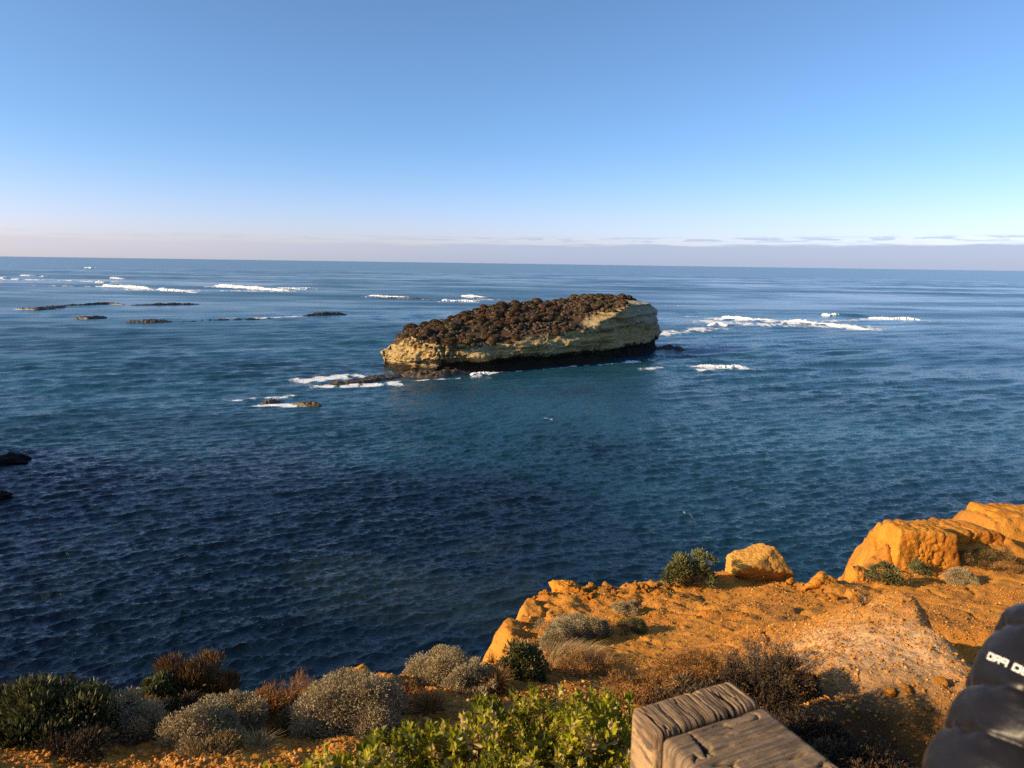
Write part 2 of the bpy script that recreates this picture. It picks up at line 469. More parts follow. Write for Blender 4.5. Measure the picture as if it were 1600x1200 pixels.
sea = mesh('sea', V, grid_faces(nr, nc, True)[:, ::-1], SEA, attrs={'tint': np.clip(tint, 0, 1), 'foam': foam, 'weed': weed, 'near': sstep(rad, 420, 70), 'chop': np.sqrt(rough2) * np.clip(1 + 1.1 * fbm(v3(x / 170, y / 60, 0), 4, 81) + .6 * fbm(v3(x / 40, y / 14, 0), 3, 85), .5, 1.7) ** sstep(rad, 2500, 900)}, smooth=True)
tag(sea, kind='structure')
del V, x, y, z, dx, dy, foam

# ------------------------------------------------------------------ sea stack
A = sea_hit(617, 579); B = sea_hit(1030, 549)
E_ = (B - A)[:2]; LI = float(np.hypot(*E_)); E_ = E_ / LI
N_ = np.array([-E_[1], E_[0]])
if N_[1] < 0: N_ = -N_


def isl(u, v):
    u = np.asarray(u, float); v = np.asarray(v, float)
    return A[0] + E_[0] * u + N_[0] * v, A[1] + E_[1] * u + N_[1] * v


k_ = LI / 85.
front = []
for px, py in [(606, 572), (617, 578), (642, 581), (680, 584), (745, 582), (800, 577.5), (850, 574.5), (900, 570.5), (950, 564.5), (1000, 557), (1018, 551), (1029, 544)]:
    q = sea_hit(px, py)[:2] - A[:2]; front.append((float(q @ E_), float(q @ N_)))
out = front + [(front[-1][0] + .6, front[-1][1] + 4.5)] + [(a * k_, b_ * k_) for a, b_ in [(82, 16), (75, 20), (62, 22), (48, 21), (34, 18.5), (20, 16), (9, 13.6), (2, 11.0), (-.5, 8.0)]]
out = np.array(out)
# resample the closed outline smoothly
cl_ = np.vstack([out, out[:1]]); dl = np.concatenate([[0], np.cumsum(np.hypot(*np.diff(cl_, axis=0).T))])
NT = 900; s_ = np.linspace(0, dl[-1], NT, endpoint=False)
ou = np.interp(s_, dl, cl_[:, 0]); ov = np.interp(s_, dl, cl_[:, 1])
kk = np.hanning(23 - 10 * 0); kk /= kk.sum()
ou = np.convolve(np.pad(ou, 11, mode='wrap'), kk, 'valid'); ov = np.convolve(np.pad(ov, 11, mode='wrap'), kk, 'valid')
tu = np.roll(ou, -1) - np.roll(ou, 1); tv = np.roll(ov, -1) - np.roll(ov, 1); tl = np.hypot(tu, tv); nu, nv = tv / tl, -tu / tl  # outward
cu, cv = LI * .5, 10.
if np.mean(nu * (ou - cu) + nv * (ov - cv)) < 0: nu, nv = -nu, -nv
SIL_X = [596, 632, 640, 665, 700, 735, 760, 775, 800, 830, 850, 880, 900, 930, 950, 975, 1000, 1020, 1034, 1060]
SIL_Y = [560, 519, 515, 508, 500, 488, 480, 478, 474, 474, 473, 468, 464, 461, 462, 466, 470, 476, 484, 500]
EDG_X = [596, 610, 625, 632, 660, 700, 760, 800, 850, 900, 930, 960, 985, 1010, 1030, 1060]   # lower edge of the scrub, seen on the front face
EDG_Y = [561, 552, 541, 524, 535, 540, 541, 538, 531, 521, 509, 494, 479, 474, 482, 500]
su = np.clip(ou, LI * .05, LI * .955); sv = np.interp(su, [0, LI * .1, LI * .4, LI * .8, LI], np.array([8.2, 8, 9.5, 10, 8]) * k_)   # the crest line


def z_for(u, v, XS, YS):
    X_, Y_ = isl(u, v); zz = np.full(np.shape(u), 8.)
    for _ in range(4):
        px, py = project(np.stack([X_, Y_, zz], -1)); ty = np.interp(px, XS, YS)
        e = py - ty; dist = (np.stack([X_, Y_, zz], -1) - CAM) @ f_
        zz = zz + e * dist / FPX
    return zz


z_r = z_for(su, sv, SIL_X, SIL_Y)
z_e = z_for(ou - nu * .9, np.clip(ov - nv * .9, None, 4.), EDG_X, EDG_Y)
backness = sstep(ov, 6 * k_, 12 * k_)
z_e = z_e * (1 - backness) + (.62 * z_r) * backness
z_e = np.convolve(np.pad(np.clip(z_e, 2.6, 20), 11, mode='wrap'), kk, 'valid')
rings = []
NL, NTOP = 70, 60
for i in range(NL):                                    # side wall
    f = i / (NL - 1); zz = -1.5 + (z_e + 1.5) * f
    h0 = np.clip(zz / 3.6, 0, 1)
    ins = 1.9 * np.sin(np.clip((zz + .6) / 4.4, 0, 1) * pi) ** 1.2 * (1 - .75 * sstep(zz, 2.2, 4.2))       # wave-cut notch
    ins += .9 * sstep(f, .75, 1.0) + .035 * np.clip(zz - 3.5, 0, 20)
    tip = np.exp(-((ou + 1) / 6) ** 2)
    ins *= 1 - .75 * tip; ins += tip * .45 * np.clip(zz - 3.4, 0, 9)
    rings.append((ou - nu * ins, ov - nv * ins, zz, np.full(NT, f * .999)))
eu, ev, ez, _ = rings[-1]
for i in range(1, NTOP + 1):
    t = i / NTOP
    rings.append((eu + (su - eu) * t, ev + (sv - ev) * t, ez + (z_r - ez) * (t ** .85) if i else ez, np.full(NT, 1 + t)))
U = np.array([r[0] for r in rings]).ravel(); Vv = np.array([r[1] for r in rings]).ravel(); ZZ = np.array([r[2] for r in rings]).ravel(); TT = np.array([r[3] for r in rings]).ravel()
NU = np.tile(nu, len(rings)); NV = np.tile(nv, len(rings))
P = np.stack([U, Vv, ZZ], -1)
side = sstep(TT, 1.5, .95)
zs = ZZ - .02 * U + .5 * fbm(P * .12, 2, 4)
strat = np.clip(1.6 * noise(v3(U * .04, Vv * .04, zs * .95), 8), -1, 1) + .5 * noise(v3(U * .09, Vv * .09, zs * 2.3), 18)
big = fbm(P * np.array([.10, .10, .13]), 3, 14)
med = fbm(P * np.array([.42, .42, .8]), 4, 24)
pock = np.abs(fbm(P * np.array([.75, .75, .6]), 3, 34))
leftend = sstep(U, 26, 6)
dd = 1.5 * big + .55 * strat + .9 * med + .35 * fbm(P * np.array([1.3, 1.3, 1.8]), 3, 29) - leftend * 1.0 * sstep(pock, .25, .0) * sstep(ZZ, 1.5, 4)
butt = np.exp(-((U - 17.5 * k_) / 2.6) ** 2) * sstep(ZZ, 7.2, 3.5) * 2.2 + np.exp(-((U - 24 * k_) / 1.8) ** 2) * sstep(ZZ, 5.0, 3.2) * 1.0      # lit buttresses
butt *= sstep(ZZ, 1.8, 3.4) * (Vv < 5)
cave = np.exp(-(((U - 72.5 * k_) / 1.1) ** 2 + ((ZZ - 9.3) / .6) ** 2) * 1.5) * 1.6 * (Vv < 6)
off = (dd + butt - cave) * side
U2 = U + NU * off; V2 = Vv + NV * off
Z2 = ZZ + (1 - side) * (.5 * fbm(P * .3, 4, 51)) + side * .25 * med * sstep(ZZ, .5, 2)
X2, Y2 = isl(U2, V2)
m, T, bs = mat_new('limestone')
co = objco(T); sp = T.nodes.new('ShaderNodeSeparateXYZ'); T.links.new(co, sp.inputs[0])
nA = noise_n(T, .16, 5, .6, co); nB = noise_n(T, .9, 6, .65, co); nS = noise_n(T, 1, 5, .6, co, (.05, .05, 1.5)); nF = noise_n(T, 3.2, 5, .7, co)
c = mix_c(T, ramp(T, nS, .43, .57), (0.47, 0.315, 0.115), (0.21, 0.14, 0.058))
c = mix_c(T, ramp(T, nA, .42, .62), c, (0.40, 0.30, 0.15))
upper = ramp(T, math_n(T, 'ADD', attr(T, 'right'), math_n(T, 'MULTIPLY', math_n(T, 'SUBTRACT', nB, .5), .6)), .4, .9)
c = mix_c(T, math_n(T, 'MULTIPLY', upper, .8), c, (0.40, 0.35, 0.25))
c = mix_c(T, math_n(T, 'MULTIPLY', ramp(T, nB, .56, .68), .55), c, (0.15, 0.10, 0.045))
c = mix_c(T, math_n(T, 'MULTIPLY', ramp(T, nF, .58, .68), .7), c, (0.09, 0.065, 0.04))
wl = math_n(T, 'ADD', sp.outputs['Z'], math_n(T, 'MULTIPLY', math_n(T, 'SUBTRACT', nB, .5), 3.2))
wl = math_n(T, 'ADD', wl, math_n(T, 'MULTIPLY', math_n(T, 'SUBTRACT', nA, .5), 5.0))
c = mix_c(T, ramp(T, math_n(T, 'SUBTRACT', wl, attr(T, 'tide')), .5, -.5), c, (0.028, 0.020, 0.012))
tp = ramp(T, math_n(T, 'ADD', attr(T, 'top'), math_n(T, 'MULTIPLY', math_n(T, 'SUBTRACT', nB, .5), .22)), 1.02, 1.12)
c = mix_c(T, tp, c, mix_c(T, ramp(T, nF, .4, .6), (0.035, 0.022, 0.012), (0.10, 0.06, 0.03)))
T.links.new(c, bs.inputs['Base Color']); bs.inputs['Roughness'].default_value = .93; bs.inputs['Specular IOR Level'].default_value = .2
b = bump(T, nB, .7, .8); b = bump(T, nF, .7, .25, b); T.links.new(b, bs.inputs['Normal'])
LIME = m
rightm = sstep(U / LI, .55, .95) * sstep(ZZ, 6, 11)
o = mesh('sea_stack', np.stack([X2 - A[0], Y2 - A[1], Z2], -1), grid_faces(len(rings), NT, True), LIME, attrs={'top': TT - .35 * sstep(U, 8, 3.5) - .5 * np.exp(-((U / LI - .66) / .05) ** 2) * sstep(TT, 1.45, 1.1) - .4 * np.exp(-((U / LI - .86) / .04) ** 2), 'right': rightm, 'tide': 2.4 + 1.8 * U / LI - 1.0 * sstep(U, 9, 0)}, smooth=True, loc=(A[0], A[1], 0))
tag(o, 'long layered yellow limestone sea stack with scrub covered top and black waterline', 'sea stack')
ISL_TOP = (eu, ev, ez, su, sv, z_r)


# shrubs on the stack
def icos(sub):
    import bmesh
    bm = bmesh.new(); bmesh.ops.create_icosphere(bm, subdivisions=sub, radius=1)
    V = np.array([v.co for v in bm.verts]); F = np.array([[v.index for v in f.verts] for f in bm.faces]); bm.free()
    return V, F


def leaf_mat(name, c1, c2, c3=None, trans=.2, rough=.6):
    m, T, bs = mat_new(name)
    c = mix_c(T, attr(T, 'tone'), c1, c2)
    if c3: c = mix_c(T, ramp(T, attr(T, 'tone'), .86, .93), c, c3)
    T.links.new(c, bs.inputs['Base Color']); bs.inputs['Roughness'].default_value = rough; bs.inputs['Specular IOR Level'].default_value = .25
    if trans:
        tr = T.nodes.new('ShaderNodeBsdfTranslucent'); T.links.new(c, tr.inputs[0])
        mx = T.nodes.new('ShaderNodeMixShader'); mx.inputs[0].default_value = trans
        T.links.new(bs.outputs[0], mx.inputs[1]); T.links.new(tr.outputs[0], mx.inputs[2])
        T.links.new(mx.outputs[0], T.nodes['Material Output'].inputs[0])
    return m


def unit(v): return v / np.maximum(np.linalg.norm(v, axis=-1, keepdims=True), 1e-9)


def leaves(Pp, D, Ln, Wd, fold=.25, rg=R):
    """kite leaves folded along the midrib; returns V, F(tri)"""
    n = len(Pp); D = unit(D)
    rv = unit(rg.normal(size=(n, 3))); S = unit(np.cross(D, rv)); Nn = np.cross(S, D)
    Ln = np.broadcast_to(np.asarray(Ln), (n,))[:, None]; Wd = np.broadcast_to(np.asarray(Wd), (n,))[:, None]
    b_ = Pp; t_ = Pp + D * Ln; mid = Pp + D * Ln * .55
    l_ = mid + S * Wd * .5 + Nn * Wd * fold; r2 = mid - S * Wd * .5 + Nn * Wd * fold
    V = np.stack([b_, l_, t_, r2], 1).reshape(-1, 3)
    k = np.arange(n)[:, None] * 4
    F = np.concatenate([k + np.array([0, 1, 2]), k + np.array([0, 2, 3])], 0)
    return V, F


def tubes(segs, sides=4):
    """segs: (n,8) p0 p1 r0 r1"""
    S = np.asarray(segs, float); p0, p1, ra, rb = S[:, :3], S[:, 3:6], S[:, 6:7], S[:, 7:8]
    d = unit(p1 - p0); ref = np.where(np.abs(d[:, 2:3]) < .9, np.array([[0, 0, 1.]]), np.array([[1., 0, 0]]))
    a = unit(np.cross(d, ref)); b_ = np.cross(d, a); n = len(S)
    ang = np.arange(sides) * 2 * pi / sides; ca, sa = np.cos(ang), np.sin(ang)
    off = a[:, None] * ca[None, :, None] + b_[:, None] * sa[None, :, None]
    V = np.concatenate([p0[:, None] + off * ra[:, None], p1[:, None] + off * rb[:, None]], 1).reshape(-1, 3)
    k = np.arange(n)[:, None, None] * 2 * sides; j = np.arange(sides)[None, :, None]; j2 = (j + 1) % sides
    F = np.concatenate([k + j, k + j2, k + sides + j2, k + sides + j], 2).reshape(-1, 4)
    return V, F


m, T, bs = mat_new('stack_scrub')
oi = T.nodes.new('ShaderNodeObjectInfo')
c = mix_c(T, attr(T, 'tone'), (0.050, 0.036, 0.024), (0.135, 0.090, 0.052))
c = mix_c(T, math_n(T, 'MULTIPLY', ramp(T, oi.outputs['Random'], .5, .9), .7), c, (0.115, 0.062, 0.032))
c = mix_c(T, math_n(T, 'MULTIPLY', ramp(T, oi.outputs['Random'], .35, .1), .7), c, (0.062, 0.060, 0.034))
T.links.new(c, bs.inputs['Base Color']); bs.inputs['Roughness'].default_value = .9; bs.inputs['Specular IOR Level'].default_value = .2
STACK_SCRUB = m


def dome_bush(seed):
    rg = np.random.default_rng(seed); V, F = icos(4)
    d = 1 + .20 * fbm(V * 1.6 + seed, 3, seed) + .16 * fbm(V * 5.0, 2, seed + 3) + .10 * noise(V * 13, seed + 5)
    V = V * d[:, None]; V[:, 2] = np.where(V[:, 2] < 0, V[:, 2] * .35, V[:, 2] * .78)
    tone = np.clip(.5 + 1.0 * noise(V * 9, seed) + .3 * noise(V * 2, seed), 0, 1)
    nl = 900
    D = unit(rg.normal(size=(nl, 3)) + np.array([0, 0, .5])); D[:, 2] = np.abs(D[:, 2])
    V2, F2 = leaves(D * np.array([.98, .98, .78]), D + .5 * rg.normal(size=(nl, 3)), .16, .12, rg=rg)
    return np.concatenate([V, V2]), np.concatenate([F, F2 + len(V)]), np.concatenate([tone, np.repeat(rg.uniform(0, 1, nl), 4)])


protos = []
for s in range(4):
    V, F, tn = dome_bush(100 + s)
    protos.append((V, F, tn))
rg = np.random.default_rng(3); placed = []; meshes = []
tries = 0
while len(placed) < 298 and tries < 30000:
    tries += 1
    j = rg.integers(0, NT); t = rg.uniform(0, 1.0) ** .75
    if ov[j] > 8 * k_ and t < .72: continue
    uu = eu[j] + (su[j] - eu[j]) * t; vv = ev[j] + (sv[j] - ev[j]) * t; zz = ez[j] + (z_r[j] - ez[j]) * t ** .85
    fr = uu / LI
    if fr < .055 or fr > .93: continue
    if fr > .80 and t < .55 + (fr - .80) * 2.2: continue
    if .60 < fr < .72 and t < .30: continue
    if .55 < fr < .8 and rg.random() < .25 and t < .4: continue
    s = rg.choice([.55, .8, 1.15, 1.7], p=[.28, .32, .26, .14]) * rg.uniform(.85, 1.15) * (1.2 - .55 * fr)
    if any((uu - a) ** 2 + (vv - b_) ** 2 < (.56 * (s + c_)) ** 2 for a, b_, c_ in placed): continue
    placed.append((uu, vv, s)); xx, yy = isl(uu, vv)
    kd = rg.integers(0, 4)
    if len(meshes) < 4:
        kd = len(meshes)
        o = mesh('coastal_shrub', protos[kd][0], protos[kd][1], STACK_SCRUB, attrs={'tone': protos[kd][2]}, smooth=True); meshes.append(o)
    else:
        o = meshes[kd].copy(); col.objects.link(o)
    o.location = (float(xx), float(yy), zz + .12); o.rotation_euler = (0, 0, rg.uniform(0, 6.28)); o.scale = (s, s, s * rg.uniform(.8, 1.15))
    tag(o, 'low dark brown dome shaped shrub on the sloping top of the sea stack', 'shrub', 'shrubs covering the top of the sea stack')


n = 1500
j = rg.integers(0, NT, n * 3); t = rg.uniform(0, 1, n * 3) ** .75
uu = eu[j] + (su[j] - eu[j]) * t; vv = ev[j] + (sv[j] - ev[j]) * t; zz = ez[j] + (z_r[j] - ez[j]) * t ** .85; fr = uu / LI
ok = (fr > .05) & (fr < .97) & ((fr < .8) | (t > .5 + (fr - .8) * 2)) & ~((fr > .60) & (fr < .70) & (t < .2)) & (fbm(v3(uu * .14, vv * .2, 0), 3, 5) > -.28)
ok &= ~((ov[j] > 8 * k_) & (t < .6))
uu, vv, zz = uu[ok][:n], vv[ok][:n], zz[ok][:n]; n = len(uu); xx, yy = isl(uu, vv)
Vb, Fb = icos(2); sc_ = rg.uniform(.25, .6, n)
VV = Vb[None] * (1 + .28 * rg.normal(size=(n, len(Vb), 1)).clip(-1.5, 1.5)) * (sc_[:, None, None] * np.array([1, 1, .75])) + np.stack([xx, yy, zz + .1], -1)[:, None]
o = mesh('ground_cover', VV.reshape(-1, 3), (Fb[None] + (np.arange(n) * len(Vb))[:, None, None]).reshape(-1, 3), STACK_SCRUB, attrs={'tone': rg.uniform(0, 1, n * len(Vb))}, smooth=True)
tag(o, 'matted brown ground cover between the shrubs on the sea stack', 'ground cover', kind='stuff')

# ------------------------------------------------------------------ reefs, shelves, breaking waves
m, T, bs = mat_new('wet_reef')
nA = noise_n(T, .8, 6, .65); nB = noise_n(T, 4, 4, .6)
c = mix_c(T, ramp(T, nA, .40, .62), (0.030, 0.022, 0.015), (0.115, 0.075, 0.038))
c = mix_c(T, ramp(T, nB, .55, .7), c, (0.02, 0.018, 0.012))
T.links.new(c, bs.inputs['Base Color']); bs.inputs['Roughness'].default_value = .5
T.links.new(bump(T, nA, .8, .5, bump(T, nB, .6, .1)), bs.inputs['Normal']); REEF = m


def slab(name, pts_px, wid, hgt, label, seed, cat='reef', mat=None, n=160, k=40):
    """low rocky platform along a polyline of sea pixels; wid = half width in metres, may be a list"""
    pts = np.array([sea_hit(*p)[:2] for p in pts_px]); dl = np.concatenate([[0], np.cumsum(np.hypot(*np.diff(pts, axis=0).T))])
    s = np.linspace(0, dl[-1], n); cx = np.interp(s, dl, pts[:, 0]); cy = np.interp(s, dl, pts[:, 1])
    wv = np.interp(s, dl, np.broadcast_to(wid, (len(pts),))); tx, ty = np.gradient(cx), np.gradient(cy); tl = np.hypot(tx, ty); nx, ny = -ty / tl, tx / tl
    end = np.sqrt(np.clip(np.sin(pi * np.linspace(0.004, .996, n)), 0, 1)) ** .8
    q = np.linspace(-1, 1, k)
    jit = 1 + .35 * fbm(v3(s / 5 + seed, 0, 0), 3, seed)[:, None]
    Wq = wv[:, None] * end[:, None] * q[None] * jit
    Xs = cx[:, None] + nx[:, None] * Wq; Ys = cy[:, None] + ny[:, None] * Wq
    prof = np.clip(1 - np.abs(q) ** 4, 0, 1)[None]
    Pn = v3(Xs.ravel(), Ys.ravel(), 0)
    nz = fbm(Pn * .45, 4, seed + 1).reshape(n, k); nz2 = fbm(Pn * 1.8, 3, seed + 2).reshape(n, k)
    Zs = -.5 + (hgt + .5) * prof * end[:, None] * (1 + .55 * nz + .3 * nz2)
    c0 = np.array([cx.mean(), cy.mean(), 0])
    o = mesh(name, v3(Xs, Ys, Zs).reshape(-1, 3) - c0, grid_faces(n, k), mat or REEF, smooth=True, loc=c0)
    return tag(o, label, cat)


slab('rock_shelf', [(606, 584), (640, 586), (690, 586), (745, 583)], [2.5, 3.4, 3, 1.6], 1.0, 'flat brown rock shelf along the left foot of the sea stack', 1, 'rock shelf')
slab('rock_shelf', [(498, 602), (545, 599), (590, 592), (640, 586)], [1.1, 2.2, 3.0, 3.0], .6, 'low wave washed rock shelf trailing left from the sea stack', 2, 'rock shelf')
slab('rock_shelf', [(1015, 546), (1040, 546), (1074, 548)], [2.2, 1.4, .7], 1.1, 'thin dark rock ledge sticking out from the right foot of the sea stack', 3, 'rock shelf')
slab('reef', [(403, 632), (420, 631), (440, 626)], [.9, 1, .6], .6, 'small dark rock breaking through white foam left of the sea stack', 4)
slab('reef', [(455, 633), (480, 634), (505, 635)], [.8, 1.1, .7], .6, 'low wet brown rock at the right end of the foam patch', 5)
slab('reef', [(20, 483), (60, 484), (88, 481), (105, 479)], [1, 3, 4, 2], 1.0, 'leftmost brown reef with a patch of foam beside it', 6)
slab('reef', [(85, 478), (130, 477), (170, 475), (200, 477)], [2, 2, 2, 1], .9, 'long thin dark reef just right of the leftmost reef', 7)
slab('reef', [(198, 477.5), (235, 477), (262, 476), (318, 475)], [1, 2, 3, 1.5], .8, 'faint dark reef at the far right of the distant reef line', 8)
slab('reef', [(112, 498), (140, 498), (168, 496)], [1, 2.2, 1.4], .9, 'short isolated brown reef nearer than the long reef line', 9)
slab('reef', [(192, 504), (230, 503.5), (272, 503)], [1, 1.8, 1.8], .9, 'straight dark reef between the short reef and the long slanting reef', 10)
slab('reef', [(272, 504), (330, 501), (400, 499), (440, 497)], [.6, 1.2, 1.2, .8], .45, 'barely exposed dark reef slanting up to the right', 11)
slab('reef', [(470, 494), (500, 492.5), (542, 491)], [1.4, 2.5, 1.8], 1.1, 'brown reef tip at the right end of the slanting reef line', 12)
slab('reef', [(575, 465.5), (630, 466.5), (690, 467.5)], [1.6, 2, 1.5], .6, 'dark reef in surf just behind the left half of the sea stack', 13)

m, T, bs = mat_new('white_water')
nA = noise_n(T, 1.2, 6, .7); nB = noise_n(T, 5, 4, .6)
c = mix_c(T, ramp(T, nA, .36, .52), (0.62, 0.70, 0.74), (0.86, 0.86, 0.85)); T.links.new(c, bs.inputs['Base Color']); bs.inputs['Roughness'].default_value = .85
T.links.new(bump(T, nA, .7, .5, bump(T, nB, .5, .1)), bs.inputs['Normal']); FOAMM = m


def breaker(pts_px, h, depth, label, seed, n=200, k=30):
    pts = np.array([sea_hit(*p)[:2] for p in pts_px]); dl = np.concatenate([[0], np.cumsum(np.hypot(*np.diff(pts, axis=0).T))])
    s = np.linspace(0, dl[-1], n); cx = np.interp(s, dl, pts[:, 0]); cy = np.interp(s, dl, pts[:, 1])
    tx, ty = np.gradient(cx), np.gradient(cy); tl = np.hypot(tx, ty); nx, ny = -ty / tl, tx / tl
    sg = np.sign(np.mean(nx * cx + ny * cy)); nx, ny = nx * sg, ny * sg            # away from the viewer's cliff
    e = np.linspace(0, 1, n); end = np.clip(np.minimum(e / .10, (1 - e) / .28), 0, 1) ** .6
    mod = end * np.clip(1 + .8 * fbm(v3(s / (depth * 1.6) + seed, 0, 0), 3, seed, .5), .05, 2)
    q = np.linspace(0, 1, k)
    prof = np.where(q < .25, np.sin(q / .25 * pi / 2) ** .7, np.cos((q - .25) / .75 * pi / 2) ** 1.3)
    wob = depth * .55 * fbm(v3(s / (depth * .9), 5., 0), 5, seed + 7, .62)
    D = (q[None] - .25) * depth * (.35 + .65 * mod[:, None]) + wob[:, None]
    Xs = cx[:, None] + nx[:, None] * D; Ys = cy[:, None] + ny[:, None] * D
    Pn = v3(Xs.ravel(), Ys.ravel(), 0); nz = fbm(Pn * (2.2 / h ** .5), 4, seed).reshape(n, k)
    Zs = -.25 + (h * prof[None] * mod[:, None] * (1 + .6 * nz) * .75 + .28)
    Zs = np.where((q[None] < .01) | (q[None] > .99), -.6, Zs); Zs[0] = -.6; Zs[-1] = -.6
    c0 = np.array([cx.mean(), cy.mean(), 0])
    o = mesh('breaking_wave', v3(Xs, Ys, Zs).reshape(-1, 3) - c0, grid_faces(n, k), FOAMM, smooth=True, loc=c0)
    return tag(o, label, 'wave', 'white breaking waves')


breaker([(1125, 495), (1160, 500), (1215, 502.5), (1280, 507), (1362, 515)], 1.3, 6, 'longest white breaker slanting down to the right of the sea stack', 1)
breaker([(1357, 497.5), (1390, 498.5), (1438, 500)], 1.3, 6, 'short white breaker right of the green wave face, rightmost of all', 2)
breaker([(1286, 492.5), (1295, 493.5), (1312, 493)], 1.2, 4, 'small white crest at the left end of the green wave face', 3)
breaker([(1090, 571), (1110, 572.5), (1135, 573.5), (1168, 575)], .75, 2.2, 'nearest white breaker, low on the water right of the sea stack', 4)
breaker([(1112, 509), (1122, 506), (1135, 509), (1150, 506)], .8, 3, 'broken white splash just left of the longest breaker', 5)
breaker([(160, 446.5), (200, 449), (240, 452)], 2.0, 9, 'white breaker at the left end of the distant left surf line', 6)
breaker([(245, 452.5), (270, 454), (300, 455.5)], 1.5, 8, 'smaller white breaker in the middle of the distant left surf line', 7)
breaker([(336, 446.5), (370, 449.5), (410, 452), (450, 454)], 2.2, 9, 'longest white breaker of the distant left surf line', 8)
breaker([(430, 451), (460, 451.5), (496, 451)], 1.2, 8, 'thin white breaker trailing right of the longest left breaker', 9)
breaker([(135, 418.8), (142, 419), (150, 419)], 3.0, 20, 'lone white breaker farthest out near the left horizon', 10)
breaker([(172, 435), (182, 435.6), (190, 436)], 2.0, 12, 'small white breaker above the left end of the surf line', 11)
breaker([(33, 430.5), (47, 431.5)], 1.8, 14, 'farther of the small white crests at the left edge', 12)
breaker([(0, 435), (12, 435.3)], 1.8, 12, 'small white crest touching the left edge of the view', 13)
breaker([(60, 432), (78, 432.4)], 1.5, 12, 'thin white crest right of the farther left crests', 14)
breaker([(18, 436.5), (30, 437)], 1.5, 10, 'small white crest second from the left edge', 15)
breaker([(154, 441.5), (163, 442)], 1.8, 9, 'tiny white crest just left of the distant surf line', 16)
breaker([(690, 470), (720, 470.5), (745, 471)], 1.2, 5, 'white breaker behind the left half of the sea stack, nearer one', 17)
breaker([(720, 462.5), (738, 463.5), (760, 464.5)], 1.4, 6, 'white breaker behind the left half of the sea stack, farther one', 18)
breaker([(572, 462.5), (600, 463.5), (640, 464.5)], .9, 5, 'thin white breaker along the reef left of the sea stack top', 19)
breaker([(738, 586), (752, 583.5), (772, 584)], .35, 1.5, 'white splash against the front foot of the sea stack', 20)


# ------------------------------------------------------------------ rocks
def rock_mat(name, c1, c2, c3, sc=1.0):
    m, T, bs = mat_new(name); co = objco(T)
    nA = noise_n(T, 2.2 * sc, 6, .65, co); nB = noise_n(T, 14 * sc, 5, .65, co)
    c = mix_c(T, ramp(T, nA, .38, .64), c1, c2); c = mix_c(T, ramp(T, nB, .57, .70), c, c3)
    T.links.new(c, bs.inputs['Base Color']); bs.inputs['Roughness'].default_value = .95; bs.inputs['Specular IOR Level'].default_value = .15
    T.links.new(bump(T, nA, .7, .10 / sc, bump(T, nB, .9, .035 / sc)), bs.inputs['Normal']); return m


OCHRE_ROCK = rock_mat('ochre_rock', (0.56, 0.235, 0.030), (0.46, 0.165, 0.020), (0.20, 0.08, 0.018))
PALE_ROCK = rock_mat('pale_ochre_rock', (0.56, 0.28, 0.055), (0.48, 0.24, 0.05), (0.24, 0.12, 0.035))
BLACK_ROCK = rock_mat('black_sea_rock', (0.022, 0.02, 0.018), (0.012, 0.011, 0.010), (0.04, 0.035, 0.03), .5)


def rock(name, c, size, mat, label, seed, cat='rock', box=.5, amp=.18, sub=6, rz=0, group=None, planes=16):
    """faceted stone: the space inside a handful of random planes, then worn by noise"""
    V, F = icos(sub); V = unit(V); rg = np.random.default_rng(seed + 500)
    nrm = unit(rg.normal(size=(planes, 3))); dd_ = rg.uniform(.72, 1.05, planes)
    if box > .3:
        nrm = np.concatenate([nrm, unit(np.array([[1, .1, .1], [-1, -.05, .12], [0, 1, 0], [.08, -1, .15], [.1, 0, 1], [0, 0, -1.]]))]); dd_ = np.concatenate([dd_ * 1.25, [.9, .9, .9, .9, .86, 1.]])
    dot = V @ nrm.T; rad_ = np.where(dot > .05, dd_ / np.maximum(dot, .05), 9.)
    k = 26.; rad_ = (rad_ ** -k).sum(1) ** (-1 / k)
    S = np.array(size) / 2; W_ = V * rad_[:, None] * S * 1.05; ms = float(S.max())
    n = fbm(W_ / ms * 1.6 + seed * 3.1, 4, seed) * amp * .55 + fbm(W_ / ms * 5 + seed, 5, seed + 5, .55) * amp * .35 - amp * .3 * np.exp(-(fbm(W_ / ms * 2.4, 3, seed + 8) / .07) ** 2)
    W_ = W_ + V * n[:, None] * ms
    lo, hi = W_.min(0), W_.max(0); W_ = (W_ - (lo + hi) / 2) / (hi - lo) * np.array(size)
    o = mesh(name, W_, F, mat, smooth=True, loc=tuple(c)); o.rotation_euler = (0, 0, rz)
    return tag(o, label, cat, group)


OCHRE_ROCK = rock_mat('ochre_rock', (0.56, 0.235, 0.030), (0.46, 0.165, 0.020), (0.20, 0.08, 0.018))
PALE_ROCK = rock_mat('pale_ochre_rock', (0.56, 0.28, 0.055), (0.48, 0.24, 0.05), (0.24, 0.12, 0.035))
BLACK_ROCK = rock_mat('black_sea_rock', (0.022, 0.02, 0.018), (0.012, 0.011, 0.010), (0.04, 0.035, 0.03), .5)


